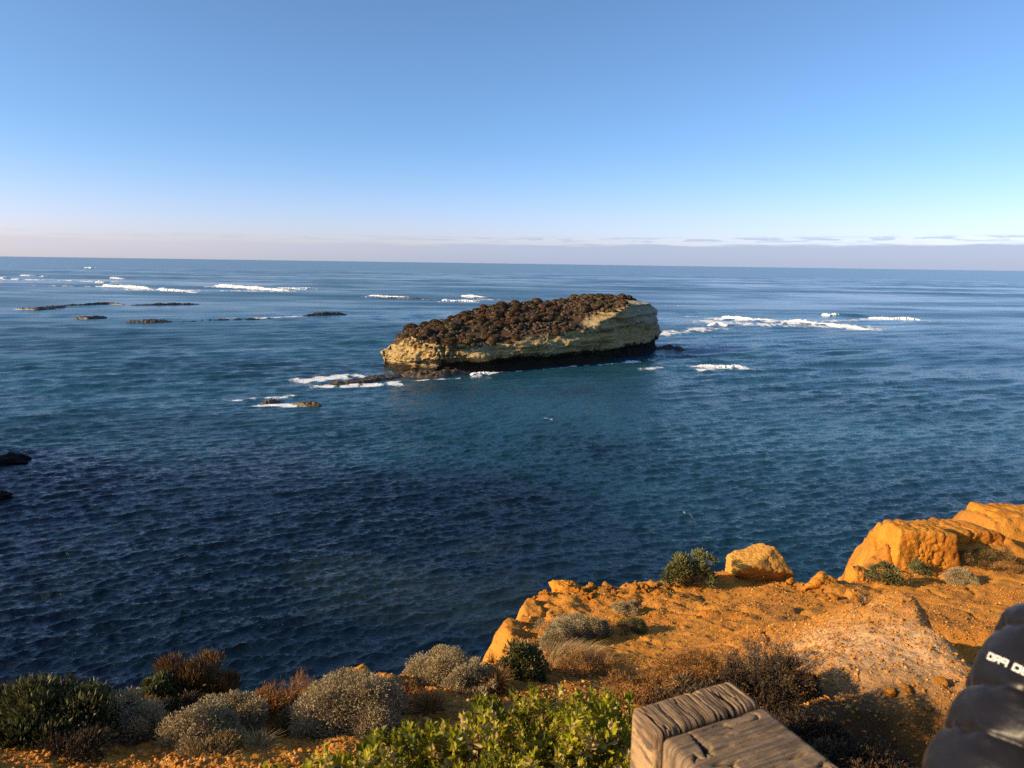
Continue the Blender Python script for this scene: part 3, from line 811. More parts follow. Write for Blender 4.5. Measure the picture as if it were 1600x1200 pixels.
p = rim_hit(1192, 893); d = np.linalg.norm(p - CAM); q = d / FPX
rock('boulder', p + np.array([0, .3, .10]), (88 * q, 1.0, 66 * q), PALE_ROCK, 'pale yellow domed boulder on the cliff edge between the bushy shrub and the gap', 3, 'boulder', .18, .14, planes=9)
p = rim_hit(1448, 886); q = np.linalg.norm(p - CAM) / FPX
rock('rock_outcrop', p + np.array([-.05, .42, .10]), (98 * q, 1.05, 88 * q), OCHRE_ROCK, 'tall orange rock block standing at the cliff edge right of the gap', 61, 'rock outcrop', .55, .14, planes=7)
p = rim_hit(1520, 866); q = np.linalg.norm(p - CAM) / FPX
rock('rock_outcrop', p + np.array([.05, .75, .02]), (120 * q, 1.0, 46 * q), OCHRE_ROCK, 'long low orange rock ledge joined behind the tall orange block', 64, 'rock outcrop', .6, .14, planes=7, rz=.1)
p = rim_hit(1590, 842); q = np.linalg.norm(p - CAM) / FPX
rock('rock_outcrop', p + np.array([.98, .8, -.12]), (150 * q, 1.4, 58 * q), OCHRE_ROCK, 'flat topped orange rock block at the right edge of the view', 67, 'rock outcrop', .7, .13, planes=7)
p = rim_hit(1354, 896); q = np.linalg.norm(p - CAM) / FPX
rock('rock', p + np.array([0, .1, -.02]), (60 * q, .6, 34 * q), OCHRE_ROCK, 'small orange rock at the left foot of the tall orange block', 14, 'rock', .3, .25, 5)
p = rim_hit(546, 1062); q = np.linalg.norm(p - CAM) / FPX
rock('rock', p + np.array([0.02, .0, .03]), (52 * q, .3, 56 * q), OCHRE_ROCK, 'pointed orange rock poking up behind the large grey bush on the edge', 17, 'rock', .1, .3, 5)
p = rim_hit(884, 925); q = np.linalg.norm(p - CAM) / FPX
rock('rock', p + np.array([0, 0, .0]), (52 * q, .5, 32 * q), OCHRE_ROCK, 'jagged orange rock on the rim at the tip of the promontory', 19, 'rock', .3, .3, 5)
p = rim_hit(1278, 912); q = np.linalg.norm(p - CAM) / FPX
rock('rock', p + np.array([0, 0, .02]), (54 * q, .45, 24 * q), OCHRE_ROCK, 'small dark shadowed orange rock below the pale domed boulder', 23, 'rock', .3, .3, 5)
p = rim_hit(1345, 934); q = np.linalg.norm(p - CAM) / FPX
rock('rock', p + np.array([0, 0, .02]), (44 * q, .35, 18 * q), OCHRE_ROCK, 'low broken orange rock beside the hollow in front of the gap', 27, 'rock', .3, .3, 5)
for (px, py, sx_, sz_, sd, lb) in [(12, 724, 5.6, 2.4, 31, 'larger black rock in the sea at the left edge'), (36, 718, 2.2, 1.3, 33, 'small black rock touching the right side of the larger sea rock'),
                                   (2, 780, 2.2, 1.6, 35, 'lone black rock in the sea at the left edge, nearer than the pair')]:
    p = sea_hit(px, py); rock('sea_rock', p + np.array([0, 0, .1]), (sx_, sx_ * .8, sz_), BLACK_ROCK, lb, sd, 'rock', .1, .35)

# loose stones along the rim, individual copies
rg = np.random.default_rng(21); protos_s = []
for s in range(4):
    o = rock('stone', (0, 0, 0), (1, .85, .65), OCHRE_ROCK, 'x', 40 + s, 'stone', .2, .3, 3); protos_s.append(o)
STRIPS = [((835, 932), (1040, 912), 34), ((1120, 893), (1240, 906), 12), ((1235, 918), (1345, 945), 22), ((900, 930), (1040, 925), 24), ((1330, 1092), (1480, 1072), 4), ((1400, 890), (1600, 880), 10)]
cnt = 0
for a, b_, n in STRIPS:
    for _ in range(n):
        t = rg.uniform(); px = a[0] + (b_[0] - a[0]) * t + rg.normal(0, 4); py = a[1] + (b_[1] - a[1]) * t + rg.normal(0, 4)
        p = ground_hit(px, py)
        if p[2] < 18: continue
        o = protos_s[cnt] if cnt < 4 else protos_s[cnt % 4].copy()
        if cnt >= 4: col.objects.link(o)
        cnt += 1
        s = rg.uniform(.05, .12) * (1.7 if rg.random() < .12 else 1)
        o.location = tuple(p + np.array([0, 0, s * .15])); o.scale = (s, s, s); o.rotation_euler = (rg.uniform(-.4, .4), rg.uniform(-.4, .4), rg.uniform(0, 6.28))
        tag(o, 'small loose orange stone lying near the cliff rim', 'stone', 'loose orange stones near the cliff rim')

# gravel
n = 85000
V8, F8 = icos(1)
pts = []
while sum(len(q) for q in pts) < n:
    aa = rg.uniform(radians(-42), radians(42), 20000); rr = 3 + 14 * rg.uniform(0, 1, 20000) ** 1.2
    xx, yy = rr * np.sin(aa), rr * np.cos(aa); ok = (land_sd(xx, yy) > .03) & (fbm(v3(xx, yy, 0) * .9, 3, 77) + .5 * rg.uniform(-1, 1, 20000) > -.1)
    pts.append(np.stack([xx[ok], yy[ok]], -1))
pts = np.concatenate(pts)[:n]
sz_ = .0042 + .015 * rg.uniform(0, 1, n) ** 4.5
hz = land_h(pts[:, 0], pts[:, 1])
sc_ = sz_[:, None] * rg.uniform(.6, 1.3, (n, 3)); jit = rg.uniform(.75, 1.2, (n, len(V8), 1))
th = rg.uniform(0, 6.28, n); ct, st = np.cos(th)[:, None], np.sin(th)[:, None]
VV = V8[None] * jit * sc_[:, None]; VX = VV[..., 0] * ct - VV[..., 1] * st; VY = VV[..., 0] * st + VV[..., 1] * ct
VV = np.stack([VX, VY, VV[..., 2] * .8], -1) + np.concatenate([pts, (hz + sz_ * .2)[:, None]], 1)[:, None]
FF = (F8[None] + (np.arange(n) * len(V8))[:, None, None]).reshape(-1, 3)
GRV = leaf_mat('gravel', (0.30, 0.12, 0.022), (0.54, 0.225, 0.032), (0.56, 0.32, 0.11), 0, .95)
o = mesh('gravel', VV.reshape(-1, 3), FF, GRV, attrs={'tone': np.repeat(rg.uniform(0, 1, n), len(V8))}); tag(o, 'orange gravel strewn over the bare clifftop soil', 'gravel', kind='stuff')

# ------------------------------------------------------------------ plants
m, T, bs = mat_new('dry_wood')
nA = noise_n(T, 40, 4, .6); T.links.new(mix_c(T, nA, (0.10, 0.055, 0.025), (0.22, 0.13, 0.06)), bs.inputs['Base Color']); bs.inputs['Roughness'].default_value = .9
TWIG = m
m, T, bs = mat_new('orange_dead_wood')
nA = noise_n(T, 30, 4, .6); T.links.new(mix_c(T, nA, (0.16, 0.065, 0.02), (0.34, 0.17, 0.06)), bs.inputs['Base Color']); bs.inputs['Roughness'].default_value = .9
TWIG2 = m
m, T, bs = mat_new('grey_dead_wood')
nA = noise_n(T, 30, 4, .6); T.links.new(mix_c(T, nA, (0.05, 0.035, 0.025), (0.13, 0.09, 0.06)), bs.inputs['Base Color']); bs.inputs['Roughness'].default_value = .9
TWIG3 = m
GREY = leaf_mat('grey_cushion_leaf', (0.24, 0.185, 0.098), (0.47, 0.38, 0.22), (0.50, 0.35, 0.14), .12, .8)
DARK = leaf_mat('dark_shrub_leaf', (0.045, 0.050, 0.018), (0.15, 0.145, 0.05), (0.34, 0.30, 0.14), .15, .6)
OLIVE = leaf_mat('olive_shrub_leaf', (0.075, 0.085, 0.026), (0.20, 0.20, 0.075), (0.30, 0.26, 0.14), .2, .6)
BRONZE = leaf_mat('bronze_heath_leaf', (0.12, 0.065, 0.022), (0.25, 0.145, 0.05), (0.20, 0.19, 0.07), .15, .7)
GREEN = leaf_mat('bright_green_leaf', (0.045, 0.075, 0.010), (0.46, 0.39, 0.018), (0.50, 0.36, 0.12), .32, .42)
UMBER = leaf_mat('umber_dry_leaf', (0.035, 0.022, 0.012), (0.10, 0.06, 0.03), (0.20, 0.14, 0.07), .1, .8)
STRAW = leaf_mat('dry_grass_blade', (0.30, 0.18, 0.065), (0.50, 0.36, 0.17), None, .25, .8)
STRAW2 = leaf_mat('withered_leaf', (0.20, 0.13, 0.05), (0.36, 0.25, 0.11), None, .15, .8)
RUST = leaf_mat('rusty_dry_leaf', (0.20, 0.09, 0.025), (0.36, 0.18, 0.055), None, .2, .8)


def dome_pts(rg, n, w, d, h, irr=.18, seed=0):
    D = unit(rg.normal(size=(n, 3)) * np.array([1, 1, .9])); D[:, 2] = np.abs(D[:, 2])
    k = 1 + irr * 1.6 * fbm(D * 1.7 + seed, 3, seed)
    return D * k[:, None] * np.array([w / 2, d / 2, h]), D


def stems(rg, tips, r=.006, base_r=.03):
    """curved stems from the base to each tip"""
    n = len(tips); b0 = np.stack([rg.normal(0, base_r, n), rg.normal(0, base_r, n), np.full(n, -.05)], -1)
    mid = b0 * .4 + tips * .5 + np.array([0, 0, -.06]) * np.linalg.norm(tips, axis=1, keepdims=True)
    rr = np.full((n, 1), r)
    return np.concatenate([np.concatenate([b0, mid, rr, rr * .8], 1), np.concatenate([mid, tips * .97, rr * .8, rr * .35], 1)])


def shrub(name, base, w, d, h, label, cat, seed, mat, nlobe, per, lobe, leaf, lw, spiky=.5, up=.25, wood=TWIG, group=None, irr=.22, shape=None):
    """shrub of leafy lobes over a dome, leaves pointing outward"""
    rg = np.random.default_rng(seed)
    t = empty(name, base, label, cat, group)
    C, D = dome_pts(rg, nlobe, w - lobe, d - lobe, h - lobe * .6, irr, seed)
    rad_ = rg.uniform(.25, 1.0, (nlobe, 1)) ** .35; C = C * rad_
    lr = lobe * rg.uniform(.35, .75, nlobe)
    Ld = unit(rg.normal(size=(nlobe, per, 3)) + D[:, None] * .9 + np.array([0, 0, .35]))
    rr = lr[:, None, None] * rg.uniform(.45, 1.05, (nlobe, per, 1))
    Pp = (C[:, None] + Ld * rr * np.array([1, 1, .85])).reshape(-1, 3)
    Dd = (Ld + spiky * rg.normal(size=(nlobe, per, 3)) + np.array([0, 0, up])).reshape(-1, 3)
    ok = Pp[:, 2] > -.03; Pp, Dd = Pp[ok], Dd[ok]
    n = len(Pp)
    V, F = leaves(Pp, Dd, leaf * rg.uniform(.6, 1.3, n), lw * rg.uniform(.7, 1.3, n), .22, rg)
    tone = np.clip(np.repeat(rg.uniform(.1, .8, nlobe), per)[ok] + rg.normal(0, .22, n), 0, 1)
    mesh('foliage', V, F, mat, t, {'tone': np.repeat(tone, 4)})
    Vt, Ft = tubes(stems(rg, C), 4); mesh('stem', Vt, Ft, wood, t)
    return t


def branchy(rg, p, d, ln, r, depth, out, spread=.55, up=.1, kids=3, wig=.25):
    q = p
    for _ in range(3):
        d = unit(d + rg.normal(0, wig, 3) + np.array([0, 0, up])); e = q + d * ln / 3
        out.append(np.concatenate([q, e, [r, r * .85]])); q = e; r *= .85
        if depth > 0 and rg.random() < .7:
            branchy(rg, q, unit(d + rg.normal(0, spread, 3)), ln * rg.uniform(.5, .75), r * .7, depth - 1, out, spread, up, kids, wig)
    if depth > 0:
        for _ in range(kids - 1): branchy(rg, q, unit(d + rg.normal(0, spread, 3)), ln * rg.uniform(.5, .75), r * .75, depth - 1, out, spread, up, kids, wig)


def dead_bush(base, w, h, label, seed, wood, nstem=9, depth=3, r=.009, ang=.9, cat='dead bush', leafm=None, nleaf=0, name='dead_bush'):
    rg = np.random.default_rng(seed); t = empty(name, base, label, cat); out_ = []
    for _ in range(nstem):
        a = rg.uniform(0, 6.28); dz = rg.uniform(.3, 1)
        branchy(rg, np.array([rg.normal(0, w * .08), rg.normal(0, w * .08), -.03]), unit(np.array([cos(a) * ang, sin(a) * ang, dz])), h * .55 * rg.uniform(.7, 1.1), r * rg.uniform(.6, 1.1), depth, out_)
    S = np.array(out_); sc = np.array([w / max(np.ptp(S[:, 3]), .01), w / max(np.ptp(S[:, 4]), .01), h / max(S[:, 5].max(), .01)])
    S[:, :3] *= sc; S[:, 3:6] *= sc; S[:, 2] = np.maximum(S[:, 2], -.03); S[:, 5] = np.maximum(S[:, 5], -.02)
    V, F = tubes(S, 4); mesh('branch', V, F, wood, t)
    if leafm:
        k = rg.integers(len(S) // 3, len(S), nleaf); Pp = S[k, 3:6] + rg.normal(0, .015, (nleaf, 3))
        V, F = leaves(Pp, rg.normal(size=(nleaf, 3)) + np.array([0, 0, .7]), .03, .006, .2, rg)
        mesh('foliage', V, F, leafm, t, {'tone': np.repeat(rg.uniform(0, 1, nleaf), 4)})
    return t


def tuft(base, w, h, label, seed, nb=260, mat=STRAW, lean=(0, 0), cat='grass tuft', name='grass_tuft'):
    rg = np.random.default_rng(seed)
    a = rg.uniform(0, 6.28, nb); rr = w * .22 * np.sqrt(rg.uniform(0, 1, nb)); out_ = rg.uniform(.1, 1, nb)
    p0 = np.stack([rr * np.cos(a), rr * np.sin(a), np.full(nb, -.03)], -1)
    dirx = np.stack([np.cos(a + rg.normal(0, .5, nb)), np.sin(a + rg.normal(0, .5, nb)), np.zeros(nb)], -1); hh = h * rg.uniform(.55, 1.05, nb)
    ln = np.array([lean[0], lean[1], 0.])
    p1 = p0 + dirx * (out_ * w * .14)[:, None] + np.array([0, 0, 1]) * (hh * .6)[:, None] + ln * .3 * h
    p2 = p0 + dirx * (out_ * w * .38)[:, None] + np.array([0, 0, 1]) * (hh * (1 - .35 * out_))[:, None] + ln * h
    sd = unit(np.cross(dirx + rg.normal(0, .3, (nb, 3)), np.array([0, 0, 1.]))) * .0028
    V = np.stack([p0 - sd, p0 + sd, p1 + sd * .8, p1 - sd * .8, p2 + sd * .2, p2 - sd * .2], 1).reshape(-1, 3)
    k = np.arange(nb)[:, None] * 6; F = np.concatenate([k + np.array([0, 1, 2, 3]), k + np.array([3, 2, 4, 5])])
    o = mesh(name, V, F, mat, attrs={'tone': np.repeat(np.clip(rg.normal(.5, .25, nb), 0, 1), 6)}, loc=tuple(base))
    return tag(o, label, cat)


def at(px, py, wpx, hpx=None):
    p = rim_hit(px, py); q = np.linalg.norm(p - CAM) / FPX
    return p, wpx * q, (hpx or wpx * .6) * q


def cushion(px, py, wpx, hpx, label, seed, n=26, mat=GREY):
    p, w_, h_ = at(px, py, wpx, hpx); h_ *= .88
    a = w_ * h_ * 4
    return shrub('cushion_bush', p, w_, w_ * .85, h_, label, 'bush', seed, mat, int(n * 1.5), int(760 * max(.4, min(1.0, a))), max(.10, min(.21, w_ * .27)), .022, .0065, .6, .25, irr=.42)


# grey cushion bushes
cushion(318, 1160, 112, 70, 'pale grey cushion bush in front of the bronze heath on bare soil', 1, 26)
cushion(372, 1138, 88, 62, 'grey cushion bush just right of the pale one in the lower left', 2, 22)
cushion(205, 1148, 100, 66, 'grey brown cushion bush between the dark shrub and the pale bush', 3, 24)
cushion(545, 1132, 168, 84, 'largest grey cushion bush, right behind the bright green shrub', 4, 46)
cushion(604, 1118, 80, 62, 'shaded grey cushion bush tucked against the right of the largest one', 5, 20)
cushion(690, 1072, 118, 78, 'tall grey cushion bush on the cliff edge above the green shrub', 6, 34)
cushion(742, 1078, 76, 52, 'small pale cushion bush right of the tall edge bush', 7, 20)
cushion(900, 992, 96, 42, 'long low grey cushion bush on the orange promontory', 8, 26)
cushion(868, 1008, 66, 38, 'dull grey cushion bush at the left end of the promontory clump', 9, 18)
cushion(932, 990, 56, 32, 'grey cushion bush at the right end of the promontory clump', 10, 16)
cushion(980, 958, 42, 34, 'little upright grey bush alone on the orange promontory', 11, 14)
cushion(1500, 910, 46, 26, 'small silvery bush casting a shadow near the right edge', 12, 14, GREY)
cushion(988, 985, 50, 22, 'low dark twiggy cushion below the little upright bush', 13, 12, DARK)


def leafy(px, py, wpx, hpx, label, seed, mat, nl, per, leaf=.04, lw=.013, lobe=.2, name='shrub', spiky=.35, up=.7, irr=.25):
    p, w_, h_ = at(px, py, wpx, hpx)
    return shrub(name, p, w_, w_ * .8, h_, label, 'shrub', seed, mat, nl, per, min(lobe, w_ * .32), leaf, lw, spiky, up, irr=irr)


leafy(62, 1150, 190, 66, 'large dark green shrub filling the lower left corner', 31, DARK, 78, 230, .05, .016, .24)
leafy(-30, 1140, 120, 78, 'dark green shrub cut by the left edge behind the large one', 32, DARK, 26, 170, .05, .016, .24)
leafy(146, 1136, 76, 54, 'smaller dark green shrub right of the large dark one', 33, DARK, 20, 170, .045, .015, .2)
leafy(248, 1106, 56, 50, 'olive green shrub at the left foot of the bronze heath', 35, OLIVE, 16, 150, .04, .013, .18)
leafy(310, 1104, 120, 72, 'bronze upright heath bush standing against the dark sea', 34, BRONZE, 34, 300, .07, .008, .2, 'heath_bush', .25, 1.2, .3)
leafy(1078, 912, 86, 56, 'round olive shrub on the cliff edge left of the pale boulder', 36, OLIVE, 34, 170, .06, .022, .24)
leafy(812, 1056, 84, 54, 'olive shrub at the foot of the promontory beside dry grass', 37, OLIVE, 24, 170, .045, .016, .2)
leafy(1380, 908, 48, 34, 'small green shrub at the foot of the tall orange block', 38, OLIVE, 16, 120, .05, .018, .2)
leafy(1438, 897, 38, 22, 'tiny green shrub right of the one by the tall block', 39, OLIVE, 12, 110, .045, .016, .16)
leafy(1555, 886, 96, 28, 'low spreading bronze mat at the foot of the rock ledge', 40, BRONZE, 22, 160, .05, .012, .2, 'heath_bush', .4, .6)
leafy(1080, 1070, 130, 56, 'rusty brown dry bush left of the black dead bush', 41, RUST, 30, 220, .035, .006, .2, 'dry_bush', .6, .5)
leafy(1000, 1095, 120, 40, 'low rusty dry mat between the green shrub and the timber post', 42, RUST, 24, 170, .035, .007, .18, 'dry_bush', .6, .4)
leafy(900, 1056, 120, 34, 'low brown withered mat above the green shrub', 43, RUST, 22, 150, .035, .007, .18, 'dry_bush', .6, .4)
# dark scrub hidden and shading behind the post
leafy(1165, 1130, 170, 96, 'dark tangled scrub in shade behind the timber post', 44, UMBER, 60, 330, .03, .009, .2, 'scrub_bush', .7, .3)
leafy(1262, 1190, 170, 52, 'dark low scrub added to deepen the shade right of the timber post', 45, UMBER, 54, 330, .03, .009, .2, 'scrub_bush', .7, .3)  # low dark clump added to deepen the shadow on this ground
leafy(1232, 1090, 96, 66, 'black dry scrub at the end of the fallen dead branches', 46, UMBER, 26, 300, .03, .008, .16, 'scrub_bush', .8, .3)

leafy(1350, 1215, 150, 34, 'dark matted scrub added to deepen the shade in the hollow left of the sleeve', 47, UMBER, 40, 260, .03, .008, .2, 'scrub_bush', .7, .3)  # dark mat added to make the hollow's shadow darker
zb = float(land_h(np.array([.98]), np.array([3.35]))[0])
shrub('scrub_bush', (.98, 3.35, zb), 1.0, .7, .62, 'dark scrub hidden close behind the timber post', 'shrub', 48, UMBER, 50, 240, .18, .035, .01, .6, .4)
for i_, (px, py, wp, hp) in enumerate([(238, 1132, 70, 34), (292, 1118, 80, 34), (418, 1122, 70, 40), (470, 1138, 76, 34), (636, 1098, 74, 34), (120, 1178, 90, 24), (330, 1178, 80, 16)]):
    leafy(px, py, wp, hp, ['brown withered scrub between the grey brown bush and the bronze heath', 'brown withered scrub at the foot of the bronze heath', 'brown withered scrub under the tangled dead bush',
                           'brown withered scrub at the left of the largest grey bush', 'brown withered scrub between the largest bush and the tall edge bush', 'brown withered mat below the dark green shrub',
                           'thin withered mat below the pale grey cushion bush'][i_], 150 + i_, [RUST, UMBER, RUST, STRAW2, RUST, UMBER, STRAW2][i_], 22, 170, .035, .006, .15, 'dry_bush', .7, .4, .4)
# dead twiggy bushes
p, w_, h_ = at(440, 1108, 90, 62); dead_bush(p, w_, h_, 'tangled orange brown dead bush between the grey cushion bushes', 51, TWIG2, 12, 3, .010)
p, w_, h_ = at(486, 1066, 46, 42); dead_bush(p, w_, h_, 'small dead orange bush leaning over the cliff edge', 52, TWIG2, 5, 3, .008)
p, w_, h_ = at(1062, 1030, 110, 78); dead_bush(p, w_, h_, 'thin pale leafless bush standing on the bare orange soil', 53, TWIG2, 7, 3, .004, .7)
p, w_, h_ = at(1035, 1052, 130, 40); dead_bush(p, w_, h_, 'sprawling leafless twigs low on the soil before the rusty bush', 54, TWIG2, 8, 3, .004, 1.3)
p, w_, h_ = at(1195, 1066, 150, 62); dead_bush(p, w_, h_, 'black gnarled dead bush casting a long shadow beside the post', 55, TWIG3, 14, 3, .016, 1.0, leafm=UMBER, nleaf=2600)
p, w_, h_ = at(1325, 915, 44, 34); dead_bush(p, w_, h_, 'small dead twigs on the rim by the gap', 56, TWIG3, 5, 3, .006)
p, w_, h_ = at(976, 992, 46, 20); dead_bush(p, w_, h_, 'dark dead twigs under the little upright grey bush', 57, TWIG3, 6, 3, .007, 1.2)
p, w_, h_ = at(1345, 948, 40, 24); dead_bush(p, w_, h_, 'dark dead root in the hollow in front of the gap', 58, TWIG3, 6, 2, .012, 1.2)

# grass
p, w_, h_ = at(140, 1170, 60, 26); tuft(p, w_, h_, 'straw coloured grass tuft on the slope in the lower left', 61, 300)
p, w_, h_ = at(875, 1034, 84, 34); tuft(p, w_, h_, 'windblown pale grass tuft right of the promontory olive shrub', 62, 520, lean=(.4, 0))
p, w_, h_ = at(915, 1028, 64, 26); tuft(p, w_, h_, 'short pale grass tuft trailing right of the windblown one', 63, 320, lean=(.5, 0))
p, w_, h_ = at(775, 1078, 60, 44); tuft(p, w_, h_, 'rusty dry grass tuft left of the promontory olive shrub', 64, 420, RUST)
p, w_, h_ = at(672, 1112, 74, 34); tuft(p, w_, h_, 'rusty grass tuft just behind the green shrub', 65, 360, RUST)
p, w_, h_ = at(265, 1152, 50, 34); tuft(p, w_, h_, 'rusty grass tuft between two grey cushion bushes', 66, 300, RUST)
p, w_, h_ = at(400, 1165, 70, 18); tuft(p, w_, h_, 'thin straw grass on bare soil below the grey bushes', 67, 200)
p, w_, h_ = at(505, 1150, 70, 22); tuft(p, w_, h_, 'straw grass at the foot of the largest grey bush', 68, 260)
p, w_, h_ = at(770, 1018, 22, 30); tuft(p, w_, h_, 'few dark stalks on the edge left of the promontory', 69, 40, RUST)
p, w_, h_ = at(940, 1040, 80, 22); tuft(p, w_, h_, 'sparse brown grass on the promontory slope', 70, 240, RUST)


# the bright green shrub in front
def green_shrub():
    rg = np.random.default_rng(77)
    c0 = np.array([-.10, 2.45, 0]); c0[2] = float(land_h(np.array([c0[0]]), np.array([c0[1]]))[0])
    t = empty('green_shrub', c0, 'bright yellow green leafy shrub at the bottom, left of the timber post', 'shrub')
    PX = [340, 405, 500, 610, 700, 760, 850, 900, 960, 990, 1060]; PY = [1245, 1200, 1172, 1135, 1104, 1086, 1066, 1068, 1082, 1092, 1120]
    tips = []; k = 0
    while len(tips) < 1150 and k < 90000:
        k += 1
        px = rg.uniform(360, 1045); lim = np.interp(px, PX, PY); py = lim + rg.uniform(0, 1) ** .9 * 260 - 2
        deep = .16 if len(tips) > 680 else 0
        if deep and py < lim + 22: continue
        dist = 2.75 - (py - 1060) * .0042 + deep + rg.normal(0, .06) + .20 * float(noise(np.array([[px / 60., py / 45., 0]]), 3)[0])
        q = CAM + unit(ray(px, py)) * dist
        if q[2] < c0[2] - .45: continue
        if any((q - a) @ (q - a) < .027 ** 2 for a in tips): continue
        tips.append(q)
    tips = np.array(tips) - c0
    n = len(tips); ax = unit(np.stack([rg.normal(0, .28, n), rg.normal(-.1, .28, n), np.ones(n)], -1))
    K = 17
    s = np.linspace(0, 1, K)[None, :, None]
    Pp = tips[:, None] - ax[:, None] * (s * .085)
    an = rg.uniform(0, 6.28, (n, 1)) + np.arange(K)[None] * 2.4
    ref = unit(np.cross(ax, np.array([1., 0, 0]))); rf2 = np.cross(ax, ref)
    rad_ = ref[:, None] * np.cos(an)[..., None] + rf2[:, None] * np.sin(an)[..., None]
    Dd = ax[:, None] * (1.25 - 1.0 * s) + rad_ * (.55 + .5 * s) + .18 * rg.normal(size=(n, K, 3))
    Ln = .86 * rg.choice([.75, 1., 1.2], (n, 1)) * (.022 + .015 * np.sin(s[..., 0] * pi * .9)) * rg.uniform(.75, 1.25, (n, K))
    V, F = leaves(Pp.reshape(-1, 3), Dd.reshape(-1, 3), Ln.ravel(), Ln.ravel() * .52, .2, rg)
    clump = np.clip(.5 + .9 * noise(tips * 4, 9), .05, .95)
    tone = np.clip(clump[:, None] * .8 + .12 + rg.normal(0, .14, (n, K)) + np.where(rg.random((n, 1)) < .14, .35, 0), 0, 1)
    mesh('foliage', V, F, GREEN, t, {'tone': np.repeat(tone.ravel(), 4)})
    Vt, Ft = tubes(stems(rg, tips, .0035, .25), 4); mesh('stem', Vt, Ft, TWIG, t)


green_shrub()

# ------------------------------------------------------------------ timber post
m, T, bs = mat_new('weathered_timber')
co = objco(T)
gr = noise_n(T, 1, 6, .7, co, (150, 5, 12)); nb = noise_n(T, 14, 4, .6, co); gf = noise_n(T, 1, 4, .6, co, (480, 12, 40))
c = mix_c(T, ramp(T, gr, .38, .62), (0.080, 0.048, 0.026), (0.35, 0.22, 0.105))
c = mix_c(T, math_n(T, 'MULTIPLY', ramp(T, gf, .54, .66), .8), c, (0.045, 0.03, 0.02))
c = mix_c(T, ramp(T, attr(T, 'crack'), .35, .8), c, (0.018, 0.012, 0.008))
T.links.new(c, bs.inputs['Base Color']); bs.inputs['Roughness'].default_value = .85
T.links.new(bump(T, gr, .8, .006, bump(T, gf, .6, .003)), bs.inputs['Normal']); WOOD = m
m, T, bs = mat_new('weathered_end_grain')
co = objco(T)
gr = noise_n(T, 1, 6, .7, co, (8, 150, 16)); nb = noise_n(T, 12, 4, .6, co); vo = T.nodes.new('ShaderNodeTexVoronoi'); vo.feature = 'DISTANCE_TO_EDGE'; vo.inputs['Scale'].default_value = 1
mpv = T.nodes.new('ShaderNodeMapping'); mpv.inputs['Scale'].default_value = (24, 42, 24); T.links.new(co, mpv.inputs[0])
wrp = T.nodes.new('ShaderNodeVectorMath'); wrp.operation = 'ADD'; nz_ = T.nodes.new('ShaderNodeTexNoise'); nz_.inputs['Scale'].default_value = 20; T.links.new(co, nz_.inputs['Vector'])
T.links.new(mpv.outputs[0], wrp.inputs[0]); T.links.new(nz_.outputs['Color'], wrp.inputs[1]); T.links.new(wrp.outputs[0], vo.inputs['Vector'])
ck = math_n(T, 'SUBTRACT', 1., ramp(T, vo.outputs['Distance'], .0, .07))
c = mix_c(T, ramp(T, gr, .36, .64), (0.088, 0.057, 0.033), (0.27, 0.18, 0.095)); c = mix_c(T, ramp(T, nb, .5, .75), c, (0.32, 0.21, 0.105))
c = mix_c(T, math_n(T, 'MULTIPLY', ck, .25), c, (0.055, 0.036, 0.024))
c = mix_c(T, ramp(T, attr(T, 'crack'), .35, .8), c, (0.018, 0.012, 0.008))
T.links.new(c, bs.inputs['Base Color']); bs.inputs['Roughness'].default_value = .85
T.links.new(bump(T, gr, .8, .005, bump(T, ck, -.35, .003)), bs.inputs['Normal']); WOOD2 = m

ZT = EYE - .74
FL = sea_hit(984, 1104, ZT); FR = sea_hit(1162, 1074, ZT)
az = radians(-24.5); ld = np.array([sin(az), cos(az), 0]); wd_ = np.array([cos(az), -sin(az), 0])
PW = float((FR - FL) @ wd_)
post = empty('fence_post', (FL[0], FL[1], float(land_h(np.array([FL[0]]), np.array([FL[1]]))[0])), 'weathered split timber fence post with a cracked top in the foreground', 'post')


